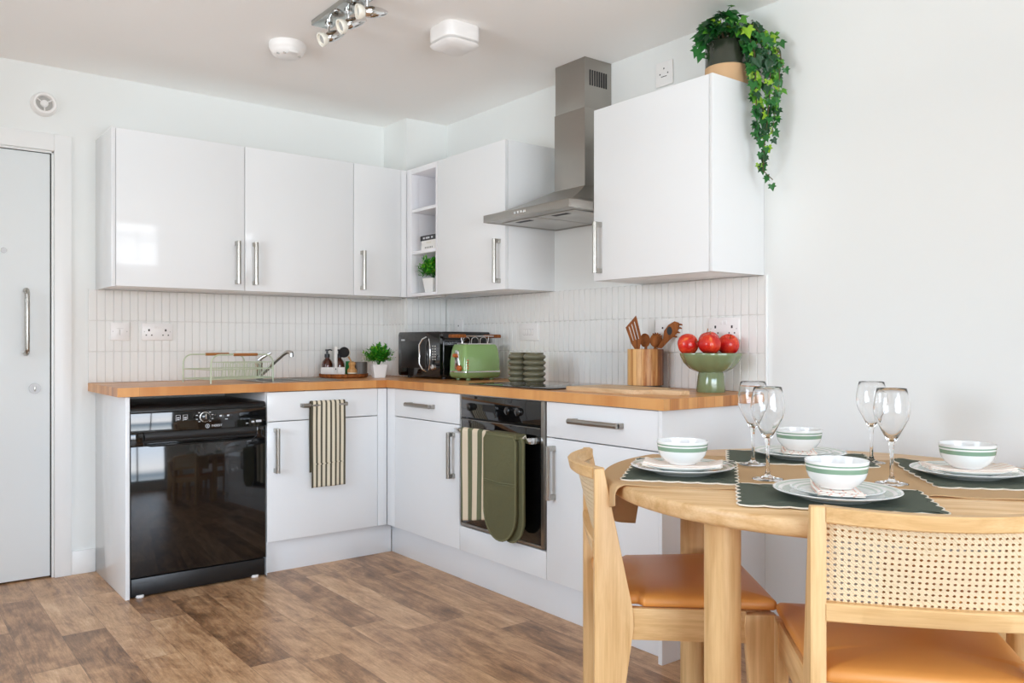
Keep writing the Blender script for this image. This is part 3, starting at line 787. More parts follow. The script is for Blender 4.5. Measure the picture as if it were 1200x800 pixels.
# extractor vent on wall
t_ = thing('wall_vent', 'round white extractor vent on the wall above the door', 'vent', (-2.078, 0, 2.215))
RX = Matrix.Rotation(R(90), 4, 'X')
b = MB(); b.lathe([(0, 0), (.056, 0), (.056, .006), (.050, .035), (.046, .040), (.038, .040), (.034, .030), (.034, .012), (0, .012)], (-2.078, -.0005, 2.215), 36, M4=RX); link('housing', b, 'plast', t_)
b = MB(); b.lathe([(0, 0), (.0335, 0), (.0335, .003), (0, .003)], (-2.078, -.0125, 2.215), 30, M4=RX); link('grille_back', b, 'plastg', t_)
b = MB(); b.lathe([(0, 0), (.017, 0), (.016, .012), (.010, .018), (0, .020)], (-2.078, -.018, 2.215), 24, M4=RX)
for a in (-90, 30, 150): b.tube([(-2.078+.010*math.cos(R(a)), -.030, 2.215+.010*math.sin(R(a))), (-2.078+.042*math.cos(R(a)), -.036, 2.215+.042*math.sin(R(a)))], .0028, 8)
link('hub', b, 'plast', t_)

# ------------------------------------------------------------------ ceiling fittings
t_ = thing('smoke_detector', 'round white smoke detector on the ceiling left of the spotlights', 'detector', (-1.29, -.965, ZC))
b = MB(); b.lathe([(0, 0), (.076, 0), (.078, -.004), (.078, -.024), (.074, -.030), (.070, -.034), (.069, -.040), (.060, -.052), (.040, -.058), (0, -.060)], (-1.29, -.965, ZC-.0003), 44); link('body', b, 'plast', t_)
b = MB(); b.box(-1.315, -1.275, -1.045, -1.012, ZC-.060, ZC-.049, .003); link('test_button', b, 'plast', t_)
b = MB()
for a in (200, 235, 320): b.box(-1.29+.052*math.cos(R(a))-.006, -1.29+.052*math.cos(R(a))+.006, -.965+.052*math.sin(R(a))-.003, -.965+.052*math.sin(R(a))+.003, ZC-.0585, ZC-.053, 0)
link('vent_slot', b, 'plastg', t_)
t_ = thing('heat_alarm', 'square white ceiling alarm with rounded corners above the corner cabinets', 'alarm', (-.815, -1.555, ZC))
def rsq(h): return rpoly([(-.815-h, -1.555-h), (-.815+h, -1.555-h), (-.815+h, -1.555+h), (-.815-h, -1.555+h)], .048, 8)
b = MB(); b.slab(rsq(.084), [(.002, ZC-.0003), (0, ZC-.003), (0, ZC-.052), (.004, ZC-.059), (.016, ZC-.062)]); link('body', b, 'plast', t_)
b = MB(); b.slab(rsq(.064), [(0, ZC-.062), (0, ZC-.069)]); link('neck', b, 'plastg', t_)
b = MB(); b.slab(rsq(.084), [(.004, ZC-.069), (0, ZC-.072), (.003, ZC-.077), (.02, ZC-.087), (.05, ZC-.093)]); link('cover', b, 'plast', t_)
t_ = thing('ceiling_spotlight_bar', 'chrome ceiling spotlight bar with small glass-rimmed lamps', 'spotlight', (-1.285, -1.55, ZC))
link('mounting_plate', MB().box(-1.320, -1.240, -1.86, -1.275, ZC-.022, ZC-.0005, .003), 'chromed', t_)
ux, uy = math.cos(YAW), -math.sin(YAW)
for i, (py, az, el) in enumerate(((-1.335, 34, -27), (-1.505, 32, -25), (-1.655, 26, -8))):
    px = -1.272
    b = MB(); b.cyl((px, py, ZC-.030), .016, .008, 'z', 20, .001); b.cyl((px, py, ZC-.058), .0062, .031, 'z', 14); b.cyl((px, py, ZC-.066), .0085, .010, 'z', 14, .002)
    st = link('stem', b, 'chrome', t_)
    # lamp head: axis points away from the lens of the lamp
    a = R(180-38+az); d = Vector((math.cos(a)*math.cos(R(el)), math.sin(a)*math.cos(R(el)), math.sin(R(el))))
    Z = d; X = Z.cross(Vector((0, 0, 1))).normalized(); Y = Z.cross(X)
    c0 = Vector((px, py, ZC-.076))
    M4 = Matrix.Translation(c0) @ Matrix((X, Y, Z)).transposed().to_4x4()
    b = MB(); b.lathe([(0, -.082), (.006, -.079), (.014, -.062), (.0195, -.040), (.0215, -.018), (.021, -.002), (.017, .010), (0, .010)], (0, 0, 0), 24, M4=M4); hd = link('lamp_head', b, 'chrome', st, sharp=60)
    b = MB(); b.lathe([(.0175, .010), (.021, .013), (.0265, .024), (.0285, .036), (.027, .039), (.0225, .038), (.021, .030), (0, .027)], (0, 0, 0), 24, M4=M4); gl = link('glass_rim', b, 'bulbglass', hd)
    b = MB(); b.lathe([(0, .0275), (.0165, .0275), (.0165, .031), (.008, .0295), (0, .0295)], (0, 0, 0), 20, M4=M4); link('bulb_reflector', b, 'satin', hd)

# ------------------------------------------------------------------ towels and oven glove
def towel(name, label, run, s0, s1, ztop, zbot, zback, t_rail, mat, wob=.004, slant=0., rr=.012, n=40, pinch=0.):
    b = MB(); W = s1-s0; Lf = ztop-zbot; Lb = ztop-zback; arc = math.pi*rr; tot = Lf+arc+Lb
    rnd = random.Random(len(label)); ph = [rnd.uniform(0, 6) for _ in range(4)]
    def fn(u, v):
        d = v*tot; hang = 0
        if d < Lf: t = t_rail+rr; z = zbot+d; hang = (Lf-d)/Lf
        elif d < Lf+arc:
            a = (d-Lf)/rr; t = t_rail+rr*math.cos(a); z = ztop+rr*math.sin(a)
        else: t = t_rail-rr; z = ztop-(d-Lf-arc); hang = 0
        w_ = (math.sin(u*9+ph[0])*.5+math.sin(u*17+ph[1])*.3+math.sin(u*5+z*6+ph[2])*.4)*wob*(.35+hang)
        s = s0+W*u; s = (s0+s1)/2+(s-(s0+s1)/2)*(1-pinch*(1-hang)+.01*math.sin(z*14+ph[3]))
        z2 = z-slant*(u-.5)*hang
        t += max(w_, -.5*wob) if d < Lf else 0
        return (s, -t, z2) if run == 'A' else (-t, s, z2)
    b.grid(n, 90, fn, lambda u, v: (u*W, v*tot))
    o = link(name, b, mat, mods=[('SOLIDIFY', dict(thickness=.0022, offset=0))], sharp=80)
    return tag(o, label, 'towel')
o = towel('tea_towel', 'narrow striped cream and olive tea towel hanging on the sink cabinet drawer', 'A', -1.027, -.845, .8085, .398, .47, TF+.031, 'towel1', .005, .0, .0115, pinch=.0); origin(o, (-.936, -.617, .80))
b = MB()   # rolled hem of the under-layer
b.tube([(-1.012, -.632, .513), (-.98, -.634, .511), (-.94, -.633, .513), (-.90, -.634, .516), (-.858, -.632, .516)], .003, 8)
for l in [f for f in b.bm.faces]:
    for lp in l.loops: lp[b.uv].uv = (lp.vert.co.x+1.027, lp.vert.co.z)
link('folded_hem', b, 'towel1', o)
o = towel('tea_towel', 'wide striped cream and green towel on the oven rail beside the glove', 'B', -1.548, -1.352, .716, .330, .372, .632, 'towel2', .005, .035, .0115, 30); origin(o, (-.632, -1.45, .71))
t_ = thing('oven_glove', 'olive green quilted double oven glove hanging on the oven rail', 'oven glove', (-.64, -1.62, .71))
def pad(sc, wd, tf, ztop, zbot, nm, thk=.014):
    r = wd/2; out = []
    for k in range(17):
        a = math.pi*k/16; out.append((sc-r*math.cos(a)*1.0, zbot+r*1.15-r*1.15*math.sin(a)))
    out += [(sc+r*1.0, ztop-.02), (sc+r*.86, ztop), (sc-r*.86, ztop), (sc-r*1.0, ztop-.02)]
    b = MB(); b.prism(out, -(tf+thk), -tf, 'yz', .004); o = link(nm, b, 'glovem', t_)
    b = MB(); b.tube([(-(tf+thk*.9), y, z) for y, z in out], .0042, 8, closed=True); link('piping', b, 'glovep', o)
    return o
p2 = pad(-1.722, .166, .640, .716, .288, 'glove_pad', .014)
p1 = pad(-1.672, .214, .657, .720, .287, 'glove_pad', .016)
b = MB(); b.tube([(-.6745, -1.568, .532), (-.6750, -1.67, .526), (-.6745, -1.776, .530)], .0028, 8); b.tube([(-.6745, -1.568, .524), (-.6750, -1.67, .518), (-.6745, -1.776, .522)], .0016, 8); link('pocket_edge', b, 'glovep', p1)
b = MB(); b.prism(rpoly([(-1.785, .712), (-1.578, .712), (-1.578, .732), (-1.785, .732)], .006, 3), -.672, -.620, 'yz', .0); link('folded_top', b, 'glovem', t_)
b = MB(); b.tube([(-.640, -1.785, .715), (-.636, -1.800, .728), (-.630, -1.797, .714), (-.63, -1.785, .705)], .003, 8); link('hanging_loop', b, 'matw', t_)

# ------------------------------------------------------------------ things on the worktop
# dish rack
ZK = .9104
t_ = thing('dish_rack', 'sage green wire dish rack with wooden handles beside the tap', 'dish rack', (-1.318, -.3385, ZK))
rack_ = t_
rx0, rx1, ry0, ry1 = -1.484, -1.152, -.470, -.207; H = .136
def arch(y):
    P = [(rx0, y, ZK+.002)]; r = .045
    P.append((rx0, y, ZK+H-r))
    for a in (15, 30, 45, 60, 75): P.append((rx0+r-r*math.cos(R(a)), y, ZK+H-r+r*math.sin(R(a))))
    P.append((rx0+r, y, ZK+H)); P.append((rx1-r, y, ZK+H))
    for a in (75, 60, 45, 30, 15): P.append((rx1-r+r*math.cos(R(a)), y, ZK+H-r+r*math.sin(R(a))))
    P += [(rx1, y, ZK+H-r), (rx1, y, ZK+.002)]
    return P
b = MB()
for y in (ry0, ry1):
    b.tube(arch(y), .0036, 8)
    for z in (ZK+.020, ZK+.066): b.tube([(rx0, y, z), (rx1, y, z)], .0026, 8)
for x in (rx0, rx1):
    for z in (ZK+.020, ZK+.066): b.tube([(x, ry0, z), (x, ry1, z)], .0026, 8)
link('frame', b, 'sage', t_)
b = MB()
for i in range(14):
    x = rx0+.024*(i+1)*1.0
    if x < rx1: b.tube([(x, ry0, ZK+.021), (x, ry1, ZK+.021)], .0013, 6)
for y in (-.42, -.355, -.28): b.tube([(rx0, y, ZK+.019), (rx1, y, ZK+.019)], .0015, 6)
for x in (rx0+.06, rx0+.11): b.tube([(x, ry0, ZK+.020), (x, ry0, ZK+.066)], .0012, 6); 
for i in range(3): b.tube([(rx0+.06+.1*i, ry1, ZK+.02), (rx0+.06+.1*i, ry1, ZK+.066)], .0012, 6)
link('base_wires', b, 'sage', t_)
b = MB()
cx0, cx1 = -1.385, -1.150
for y in (-.455, -.30):
    for z in (ZK+.024, ZK+.098): b.tube([(cx0, y, z), (cx1, y, z)], .0016, 6)
    for i in range(20):
        x = cx0+(cx1-cx0)*i/19; b.tube([(x, y, ZK+.024), (x, y, ZK+.098)], .0011, 5)
for x in (cx0, cx1):
    for z in (ZK+.024, ZK+.098): b.tube([(x, -.455, z), (x, -.30, z)], .0016, 6)
for i in range(12):
    x = cx0+.01+(cx1-cx0-.03)*i/11
    b.tube([(x, -.40, ZK+.024), (x+.008, -.395, ZK+.090), (x+.016, -.36, ZK+.096), (x+.02, -.34, ZK+.024)], .0012, 5)
link('plate_basket', b, 'sage', t_)
for y in (ry0, ry1):
    b = MB(); b.cyl((-1.368, y, ZK+H), .0072, .128, 'x', 16, .002); link('wooden_handle', b, 'handlew', t_)

rack_.location = (-1.324, -.323, ZK); rack_.rotation_euler = (0, 0, R(11))
# tray with washing-up things
TX, TY, TZ = -.620, -.158, .9104
t_ = thing('wooden_tray', 'round dark wooden tray in the corner holding the soap caddy', 'tray', (TX, TY, TZ))
b = MB(); b.lathe([(0, 0), (.126, 0), (.133, .005), (.136, .020), (.133, .022), (.129, .018), (.126, .009), (0, .009)], (TX, TY, TZ), 48); link('dish', b, 'teak', t_)
tz = TZ+.0095
# local frame facing the room: u right, w towards the camera
U_ = Vector((math.cos(R(-38)), math.sin(R(-38)), 0)); 
def tp(a, f, z=0.): # a across, f towards back
    return Vector((TX, TY, tz+z)) + Vector((math.cos(R(-30))*a+math.sin(R(30))*f, math.sin(R(-30))*a+math.cos(R(30))*f, 0))
p = tp(-.058, -.004)
t_ = thing('soap_caddy', 'chalky white box caddy with central upright holding two amber bottles', 'caddy', p, R(-30))
b = MB(); w, d, h = .066, .036, .048
b.box(-w, w, -d, d, 0, .003, .0005); b.box(-w, w, -d, -d+.003, .003, h, .0005); b.box(-w, w, d-.003, d, .003, h, .0005); b.box(-w, -w+.003, -d+.003, d-.003, .003, h, .0005); b.box(w-.003, w, -d+.003, d-.003, .003, h, .0005)
link('box', b, 'caddy', t_, world=False)
b = MB(); b.box(.008, .026, -d-.004, -d-.0005, .001, .160, .001); b.box(.008, .026, d+.0005, d+.004, .001, .160, .001); b.box(.008, .026, -d-.004, d+.004, .160, .164, .001); link('carry_strap', b, 'caddy', t_, world=False)
b = MB(); b.cyl((.017, -d-.006, .038), .0035, .003, 'y', 12); link('rivet', b, 'dark', t_, world=False)
bot = thing('soap_bottle', 'amber pump soap bottle left of the caddy strap', 'bottle', t_.matrix_basis @ Vector((0, 0, 0)), 0, 'amber soap bottles')
def setbot(o, x, y):
    m = Matrix.Translation(p) @ Matrix.Rotation(R(-30), 4, 'Z'); o.location = m @ Vector((x, y, .0035)); o.rotation_euler = (0, 0, R(10))
b = MB(); b.lathe([(0, 0), (.027, 0), (.030, .004), (.030, .060), (.026, .076), (.017, .088), (.012, .094), (.012, .100), (0, .100)], (0, 0, 0), 28); link('bottle_body', b, 'amber', bot, world=False)
b = MB(); b.lathe([(0, .098), (.0145, .098), (.0145, .118), (.006, .120), (.0055, .134), (.010, .136), (.010, .144), (0, .145)], (0, 0, 0), 20); b.tube([(0, 0, .140), (.016, -.006, .142), (.026, -.010, .138)], [.004, .0038, .003], 10); link('pump', b, 'pump', bot, world=False)
setbot(bot, -.033, 0)
bot2 = dup(bot, (0, 0, 0), 0, 'amber pump soap bottle right of the caddy strap, behind the dish brush'); setbot(bot2, .0325, 0)
# sponge
p = tp(.030, .035); b = MB(); b.box(-.022, .022, -.010, .010, 0, .080, .004, 3); o = link('sponge', b, 'sponge'); o.location = p; o.rotation_euler = (0, 0, R(-30)); tag(o, 'green sponge standing on the tray beside the amber bottles', 'sponge')
# small wooden scrubbing brush
p = tp(.047, -.030)
t_ = thing('scrubbing_brush', 'small turned wooden scrubbing brush with dark bristles on the tray', 'brush', p)
b = MB(); b.lathe([(0, .018), (.026, .018), (.027, .024), (.026, .034), (.018, .042), (.015, .052), (.019, .062), (.020, .070), (.014, .078), (0, .080)], (0, 0, 0), 28); link('brush_handle', b, 'bamboo', t_, world=False)
b = MB(); b.lathe([(0, .0), (.021, .0), (.024, .014), (0, .014)], (0, 0, 0), 24); link('bristles', b, 'bristle', t_, world=False)
b = MB(); b.lathe([(.0, .013), (.0262, .013), (.0265, .0185), (0, .0185)], (0, 0, 0), 28); link('collar', b, 'matw', t_, world=False)
# grey pot holding the dish brush
p = tp(.092, .000)
t_ = thing('grey_cup', 'dark grey metal cup on the right of the wooden tray', 'cup', p)
b = MB(); b.lathe([(0, 0), (.034, 0), (.037, .003), (.038, .076), (.0365, .076), (.0355, .006), (0, .005)], (0, 0, 0), 36); link('cup_body', b, 'potgrey', t_, world=False)
base = p+Vector((-.012, .006, .010)); head = tp(.008, -.010, .128)
t_ = thing('dish_brush', 'long wooden dish brush with black bristles leaning from the grey cup', 'brush', base)
b = MB(); b.tube([base, base.lerp(head, .5)+Vector((0, 0, .004)), head+Vector((.012, -.005, -.010))], [.0045, .0042, .0055], 10); link('brush_handle', b, 'bamboo', t_)
dz = (Vector((-.55, -.62, .12))).normalized(); X = dz.cross(Vector((0, 0, 1))).normalized(); Y = dz.cross(X); HM = Matrix.Translation(head) @ Matrix((X, Y, dz)).transposed().to_4x4()
b = MB(); b.lathe([(0, -.012), (.020, -.012), (.029, -.004), (.030, .004), (0, .004)], (0, 0, 0), 28, M4=HM); link('brush_head', b, 'bamboo', t_)
b = MB(); b.lathe([(0, .004), (.0305, .004), (.0305, .009), (0, .009)], (0, 0, 0), 28, M4=HM); link('collar', b, 'matw', t_)
b = MB(); b.lathe([(0, .009), (.027, .009), (.030, .024), (.022, .030), (0, .031)], (0, 0, 0), 28, M4=HM); link('bristles', b, 'bristle', t_)

# boxwood plants in square white pots
def leafblade(b, p, d, L, W, up=Vector((0, 0, 1))):
    d = d.normalized(); s = d.cross(up)
    if s.length < .1: s = Vector((1, 0, 0))
    s.normalize(); nrm = s.cross(d)
    v = [p, p+d*L*.45+s*W/2+nrm*L*.06, p+d*L, p+d*L*.45-s*W/2+nrm*L*.06, p+d*L*.5]
    vs = [b.bm.verts.new(x) for x in v]
    for f in ((0, 1, 4), (1, 2, 4), (2, 3, 4), (3, 0, 4)):
        ff = b.bm.faces.new([vs[i] for i in f]); ff.material_index = b.mi
def boxwood(loc, rz, sc, label, seed, square=True):
    T = thing('potted_plant', label, 'plant', loc, rz); rnd = random.Random(seed)
    b = MB()
    o_ = lambda h: rpoly([(-h, -h), (h, -h), (h, h), (-h, h)], h*.18, 3)
    h0, h1, H = .034*sc, .047*sc, .082*sc
    b.slab(o_(h1), [(h1*1.35-h0*1.35, 0), (0, H), (.005*sc, H), (.008*sc, H-.012*sc), ]); link('pot', b, 'whitepot', T, world=False)
    b = MB(); b.slab(o_(h1-.006*sc), [(0, H-.014*sc), (0, H-.011*sc)]); link('soil', b, 'soil', T, world=False)
    b = MB()
    for i in range(250):
        a = rnd.uniform(0, 2*math.pi); e = math.acos(rnd.uniform(-.05, 1)); 
        d = Vector((math.sin(e)*math.cos(a), math.sin(e)*math.sin(a), math.cos(e)*1.15))
        L = rnd.uniform(.060, .092)*sc; base = Vector((rnd.gauss(0, .01), rnd.gauss(0, .01), H/sc+.026))*sc
        for k in range(9):
            p_ = base+d*L*(.35+.65*k/8); b.mi = min(2, max(0, int(rnd.gauss(.5+k*.16, .55))))
            dd = (d*.8+Vector((rnd.gauss(0, .6), rnd.gauss(0, .6), rnd.gauss(.2, .5)))).normalized()
            leafblade(b, p_, dd, rnd.uniform(.015, .024)*sc, .0100*sc)
        b.mi = 0
    for i in range(30):
        a = rnd.uniform(0, 6.28); b.mi = 0; b.tube([(0, 0, H-.012*sc), (.02*sc*math.cos(a), .02*sc*math.sin(a), H+.03*sc)], .001*sc, 4)
    link('foliage', b, ['bx1', 'bx2', 'bx3'], T, world=False)
    return T
boxwood((-.488, -.318, .9104), R(-14), .90, 'small bushy green plant in a square white pot by the corner pillar', 5)

# microwave
t_ = thing('microwave_oven', 'black microwave in the worktop corner behind the green toaster', 'microwave', (-.19, -.535, .9104))
mx, my0, my1, mz0, mz1 = -.358, -.742, -.312, .922, 1.163
b = MB(); b.box(mx+.018, -.030, my0, my1, mz0, mz1, .008, 3); link('body', b, 'black', t_)
b = MB(); b.prism(rpoly([(my0, mz0), (my1, mz0), (my1, mz1), (my0, mz1)], .016, 4), mx, mx+.017, 'yz', .002); fr = link('front_fascia', b, 'blackg', t_)
b = MB(); b.box(mx-.0012, mx, my0+.150, my1-.035, mz0+.045, mz1-.050, .0005); link('door_window', b, 'blackm', fr)
yh = my0+.128
b = MB(); b.tube([(mx-.002, yh+.004, mz1-.030), (mx-.024, yh+.006, mz1-.040), (mx-.030, yh+.028, mz1-.070), (mx-.030, yh+.028, mz0+.070), (mx-.024, yh+.006, mz0+.040), (mx-.002, yh+.004, mz0+.028)], .0052, 10); link('door_handle', b, 'chrome', fr)
b = MB(); b.tube([(mx-.002, yh-.022, mz1-.038), (mx-.003, yh-.034, mz1-.075), (mx-.003, yh-.034, mz0+.075), (mx-.002, yh-.022, mz0+.036)], .0028, 8); link('panel_trim', b, 'chrome', fr)
for z, r in ((mz0+.052, .017),):
    b = MB(); b.lathe([(0, 0), (r, 0), (r*.9, .014), (0, .015)], (mx, my0+.055, z), 24, M4=Matrix.Rotation(R(-90), 4, 'Y')); link('dial', b, 'chrome', fr)
b = MB()
for i in range(6):
    for k in range(2): b.box(mx-.002, mx, my0+.040+k*.022, my0+.052+k*.022, mz0+.090+i*.014, mz0+.097+i*.014, .0005)
link('buttons', b, 'plastg', fr)
b = MB(); b.box(mx-.0008, mx, my1-.070, my1-.030, mz1-.048, mz1-.040, 0); link('badge', b, 'ink', fr)
for yy in (my0+.04, my1-.04):
    for xx in (mx+.05, -.07):
        b = MB(); b.cyl((xx, yy, .9104), .012, .0125, 'z', 12); link('foot', b, 'blackm', t_)

# toaster
t_ = thing('toaster', 'light green two-slot toaster with chrome band and warming rack', 'toaster', (-.215, -.862, .9104))
tx0, tx1, ty0, ty1 = -.338, -.098, -.938, -.785
cxm, cym = (tx0+tx1)/2, (ty0+ty1)/2
def rr_(hx, hy, r): return rpoly([(cxm-hx, cym-hy), (cxm+hx, cym-hy), (cxm+hx, cym+hy), (cxm-hx, cym+hy)], r, 6)
def loft(b, secs):
    rings = [[b.bm.verts.new((x, y, z)) for x, y in rr_(hx, hy, r)] for hx, hy, r, z in secs]
    n = len(rings[0])
    for k in range(len(rings)-1):
        for i in range(n): f = b.bm.faces.new((rings[k][i], rings[k][(i+1) % n], rings[k+1][(i+1) % n], rings[k+1][i])); f.material_index = b.mi
    b.bm.faces.new(rings[0][::-1]); b.bm.faces.new(rings[-1]); return b
hx, hy = (tx1-tx0)/2, (ty1-ty0)/2; z = .9104
b = loft(MB(), [(hx*.90, hy*.86, .02, z+.012), (hx*.96, hy*.95, .025, z+.018), (hx, hy, .028, z+.030), (hx, hy, .028, z+.041)]); link('base_skirt', b, 'toastb', t_)
b = loft(MB(), [(hx*1.005, hy*1.01, .028, z+.0412), (hx*1.005, hy*1.01, .028, z+.0475)]); link('chrome_band', b, 'chrome', t_)
b = loft(MB(), [(hx*.985, hy*.985, .028, z+.048), (hx*.975, hy*.97, .028, z+.10), (hx*.93, hy*.89, .028, z+.155), (hx*.89, hy*.82, .027, z+.176), (hx*.84, hy*.74, .024, z+.185)]); bd = link('body', b, 'toast', t_, sharp=50)
b = loft(MB(), [(hx*.80, hy*.66, .02, z+.1852), (hx*.79, hy*.64, .02, z+.190)]); tp_ = link('top_plate', b, 'chrome', t_)
b = MB()
for yy in (cym-.026, cym+.026): b.box(cxm-.075, cxm+.075, yy-.013, yy+.013, z+.1895, z+.1905, 0)
link('bread_slots', b, 'dark', tp_)
b = MB(); b.prism(rpoly([(cym-.030, z+.055), (cym+.012, z+.055), (cym+.006, z+.155), (cym-.022, z+.155)], .008, 3), tx0-.002, tx0+.014, 'yz', .001); lp = link('lever_panel', b, 'chrome', t_)
b = MB(); b.box(tx0-.0028, tx0-.0018, cym-.011, cym-.006, z+.07, z+.145, 0); link('lever_slot', b, 'dark', lp)
b = MB(); b.cyl((tx0-.024, cym-.009, z+.128), .010, .024, 'x', 16, .003); link('lever_knob', b, 'amberk', t_)
b = MB(); b.cyl((tx0-.020, cym-.045, z+.064), .015, .020, 'x', 20, .004); link('browning_dial', b, 'amberk', t_)
b = MB()
for i in range(4): b.cyl((tx0+.0232+.0, ty0+.004, z+.062+i*.014), .0045, .006, 'y', 12, .001)
for v in b.bm.verts: v.co.y -= .004
link('function_buttons', b, 'amberk', t_)
for xx in (cxm-.075, cxm+.075):
    for yy in (cym-.045, cym+.045):
        b = MB(); b.cyl((xx, yy, .9104), .012, .0135, 'z', 14, .002); link('foot', b, 'toastb', t_)
b = MB()
for yy in (cym-.045, cym+.045): b.tube([(cxm-.090, yy, z+.228), (cxm+.090, yy, z+.228)], .003, 8)
for xx in (cxm-.055, cxm, cxm+.055): b.tube([(xx-.022, cym, z+.190)]+[(xx-.022*math.cos(R(a)), cym+.0, z+.205+.018*math.sin(R(a))) for a in range(0, 181, 20)]+[(xx+.022, cym, z+.190)], .002, 7)
for xx in (cxm-.09, cxm+.09): b.tube([(xx, cym-.045, z+.228), (xx, cym+.045, z+.228)], .003, 8); b.tube([(xx*.9+cxm*.1, cym, z+.186), (xx, cym, z+.228)], .003, 8)
wr = link('warming_rack', b, 'chrome', t_)
for xx in (cxm-.112, cxm+.112):
    b = MB(); b.box(xx-.022, xx+.022, cym-.052, cym+.052, z+.219, z+.237, .005, 3); link('wooden_grip', b, 'teak', wr)

# ribbed vases
t_ = None
vz = .9163
def vase(loc, label):
    pr = [(0, 0), (.044, 0)]
    for k in range(5):
        z0 = .002+k*.0265
        for j in range(7):
            a = math.pi*j/6; pr.append((.0425+.0115*math.sin(a)**.8, z0+.0265*j/6))
    pr += [(.044, .141), (.040, .141), (.039, .130), (.039, .01), (0, .008)]
    b = MB(); b.lathe(pr, (0, 0, 0), 44); o = link('ribbed_vase', b, 'vase', sharp=60); o.location = loc
    return tag(o, label, 'vase', 'ribbed olive vases')
v1 = vase((-.279, -1.311, vz), 'ribbed olive vase nearest the toaster')
v2 = v1.copy(); COL.objects.link(v2); v2.location = (-.276, -1.420, vz); v2['label'] = 'ribbed olive vase on the hob, right one of the two'

# chopping board
t_ = thing('chopping_board', 'pale wooden paddle chopping board lying on the front of the worktop', 'chopping board', (-.38, -2.06, .9103))
out = rpoly([(-.495, -2.20), (-.480, -2.245), (-.415, -2.275), (-.400, -2.405), (-.345, -2.405), (-.335, -2.275), (-.262, -2.235), (-.250, -2.20), (-.250, -1.875), (-.490, -1.875)], .012, 4)
b = MB(); b.prism(out, .9103, .9265, 'xy', .003); link('board', b, 'boardw', t_)

# utensil holder
hxp, hyp = -.100, -1.954
t_ = thing('utensil_holder', 'striped wooden utensil holder on a black base beside the board', 'utensil holder', (hxp, hyp, .9103))
b = MB(); b.lathe([(0, .0), (.071, .0), (.071, .012), (0, .012)], (0, 0, 0), 48); link('base_ring', b, 'blackm', t_, world=False)
b = MB(); b.lathe([(0, .0125), (.0765, .0125), (.0765, .166), (.0665, .166), (.0665, .020), (0, .020)], (0, 0, 0), 60); link('stave_cylinder', b, 'staves', t_, world=False)
# utensils: built in a frame facing the camera side (a across, z up), leaning
ux_, uy_ = math.cos(-YAW), math.sin(-YAW)
def UP(a, z, f=0.): return Vector((hxp+ux_*a-uy_*f*-1*0+math.sin(YAW)*f, hyp+uy_*a+math.cos(YAW)*f, .9103+z))
def flat(b, pts, th, f0=0., lean=0.):
    """outline (a, z) extruded along the depth direction"""
    A = [b.bm.verts.new(UP(a, z, f0-th/2+lean*z)) for a, z in pts]; B_ = [b.bm.verts.new(UP(a, z, f0+th/2+lean*z)) for a, z in pts]
    n = len(pts); b.bm.faces.new(A); b.bm.faces.new(B_[::-1])
    for i in range(n): b.bm.faces.new((A[i], B_[i], B_[(i+1) % n], A[(i+1) % n]))
    return b
def strip(b, p0, p1, w, th, f0): # bar between two points
    a0, z0 = p0; a1, z1 = p1; L = math.hypot(a1-a0, z1-z0); nx, nz = -(z1-z0)/L*w/2, (a1-a0)/L*w/2
    return flat(b, [(a0+nx, z0+nz), (a0-nx, z0-nz), (a1-nx, z1-nz), (a1+nx, z1+nz)], th, f0)
K = .00366
def px(u, v): return ((u-756.5)*K, (454.5-v)*K-.0)
# slotted turner: frame, bars
t1 = thing('wooden_spatula', 'slotted wooden turner leaning left in the utensil holder', 'utensil', UP(-.02, .025))
b = MB()
tip, lft, bl, nk, nk2, rt, r2 = px(745.4, 370), px(733.4, 384), px(740, 403), px(744.5, 410), px(749.5, 410), px(752, 397), px(751, 389)
# blade divided into four ribs between the top band and the bottom band
def lerp2(p, q_, t): return (p[0]+(q_[0]-p[0])*t, p[1]+(q_[1]-p[1])*t)
L0, L1, R0, R1 = lft, bl, tip, r2
topL, topR, botL, botR = lerp2(lft, bl, .10), lerp2(tip, r2, .22), lerp2(lft, bl, .86), lerp2(tip, rt, .98)
flat(b, [lft, topL, topR, tip], .006)
flat(b, [botL, bl, nk, nk2, rt, botR], .006)
for k in range(4):
    a0, a1 = k/4+.035*(k > 0), (k+1)/4-.035*(k < 3)
    flat(b, [lerp2(topL, topR, a0), lerp2(botL, botR, a0), lerp2(botL, botR, a1), lerp2(topL, topR, a1)], .006)
strip(b, px(747, 408), (.020, .024), .012, .010, 0)
link('turner', b, 'teak', t1)
t1 = thing('wooden_spoon', 'round-headed wooden spoon beside the slotted turner', 'utensil', UP(.0, .025, .03))
b = MB(); c = px(757, 399)
M4 = Matrix.Translation(UP(c[0], c[1], .022)) @ Matrix.Rotation(-YAW, 4, 'Z') @ Matrix.Rotation(R(90-8), 4, 'X')
b.lathe([(0, -.010), (.012, -.009), (.020, -.004), (.0225, .0), (.020, .0015), (.012, -.0045), (0, -.006)], (0, 0, 0), 28, M4=M4 @ Matrix.Scale(1.35, 4, (0, 1, 0)))
strip(b, px(758, 406), (.0, .024), .011, .010, .022); link('spoon', b, 'teak', t1)
t1 = thing('wooden_spork', 'wooden serving fork with short curled prongs in the middle of the holder', 'utensil', UP(.02, .025, .0))
b = MB(); c = px(769, 399)
M4 = Matrix.Translation(UP(c[0], c[1], .0)) @ Matrix.Rotation(-YAW, 4, 'Z') @ Matrix.Rotation(R(90-14), 4, 'X') @ Matrix.Rotation(R(-14), 4, 'Z')
b.lathe([(0, .012), (.014, .010), (.024, .003), (.027, -.002), (.024, -.001), (.013, .006), (0, .008)], (0, 0, 0), 28, M4=M4 @ Matrix.Scale(1.15, 4, (0, 1, 0)))
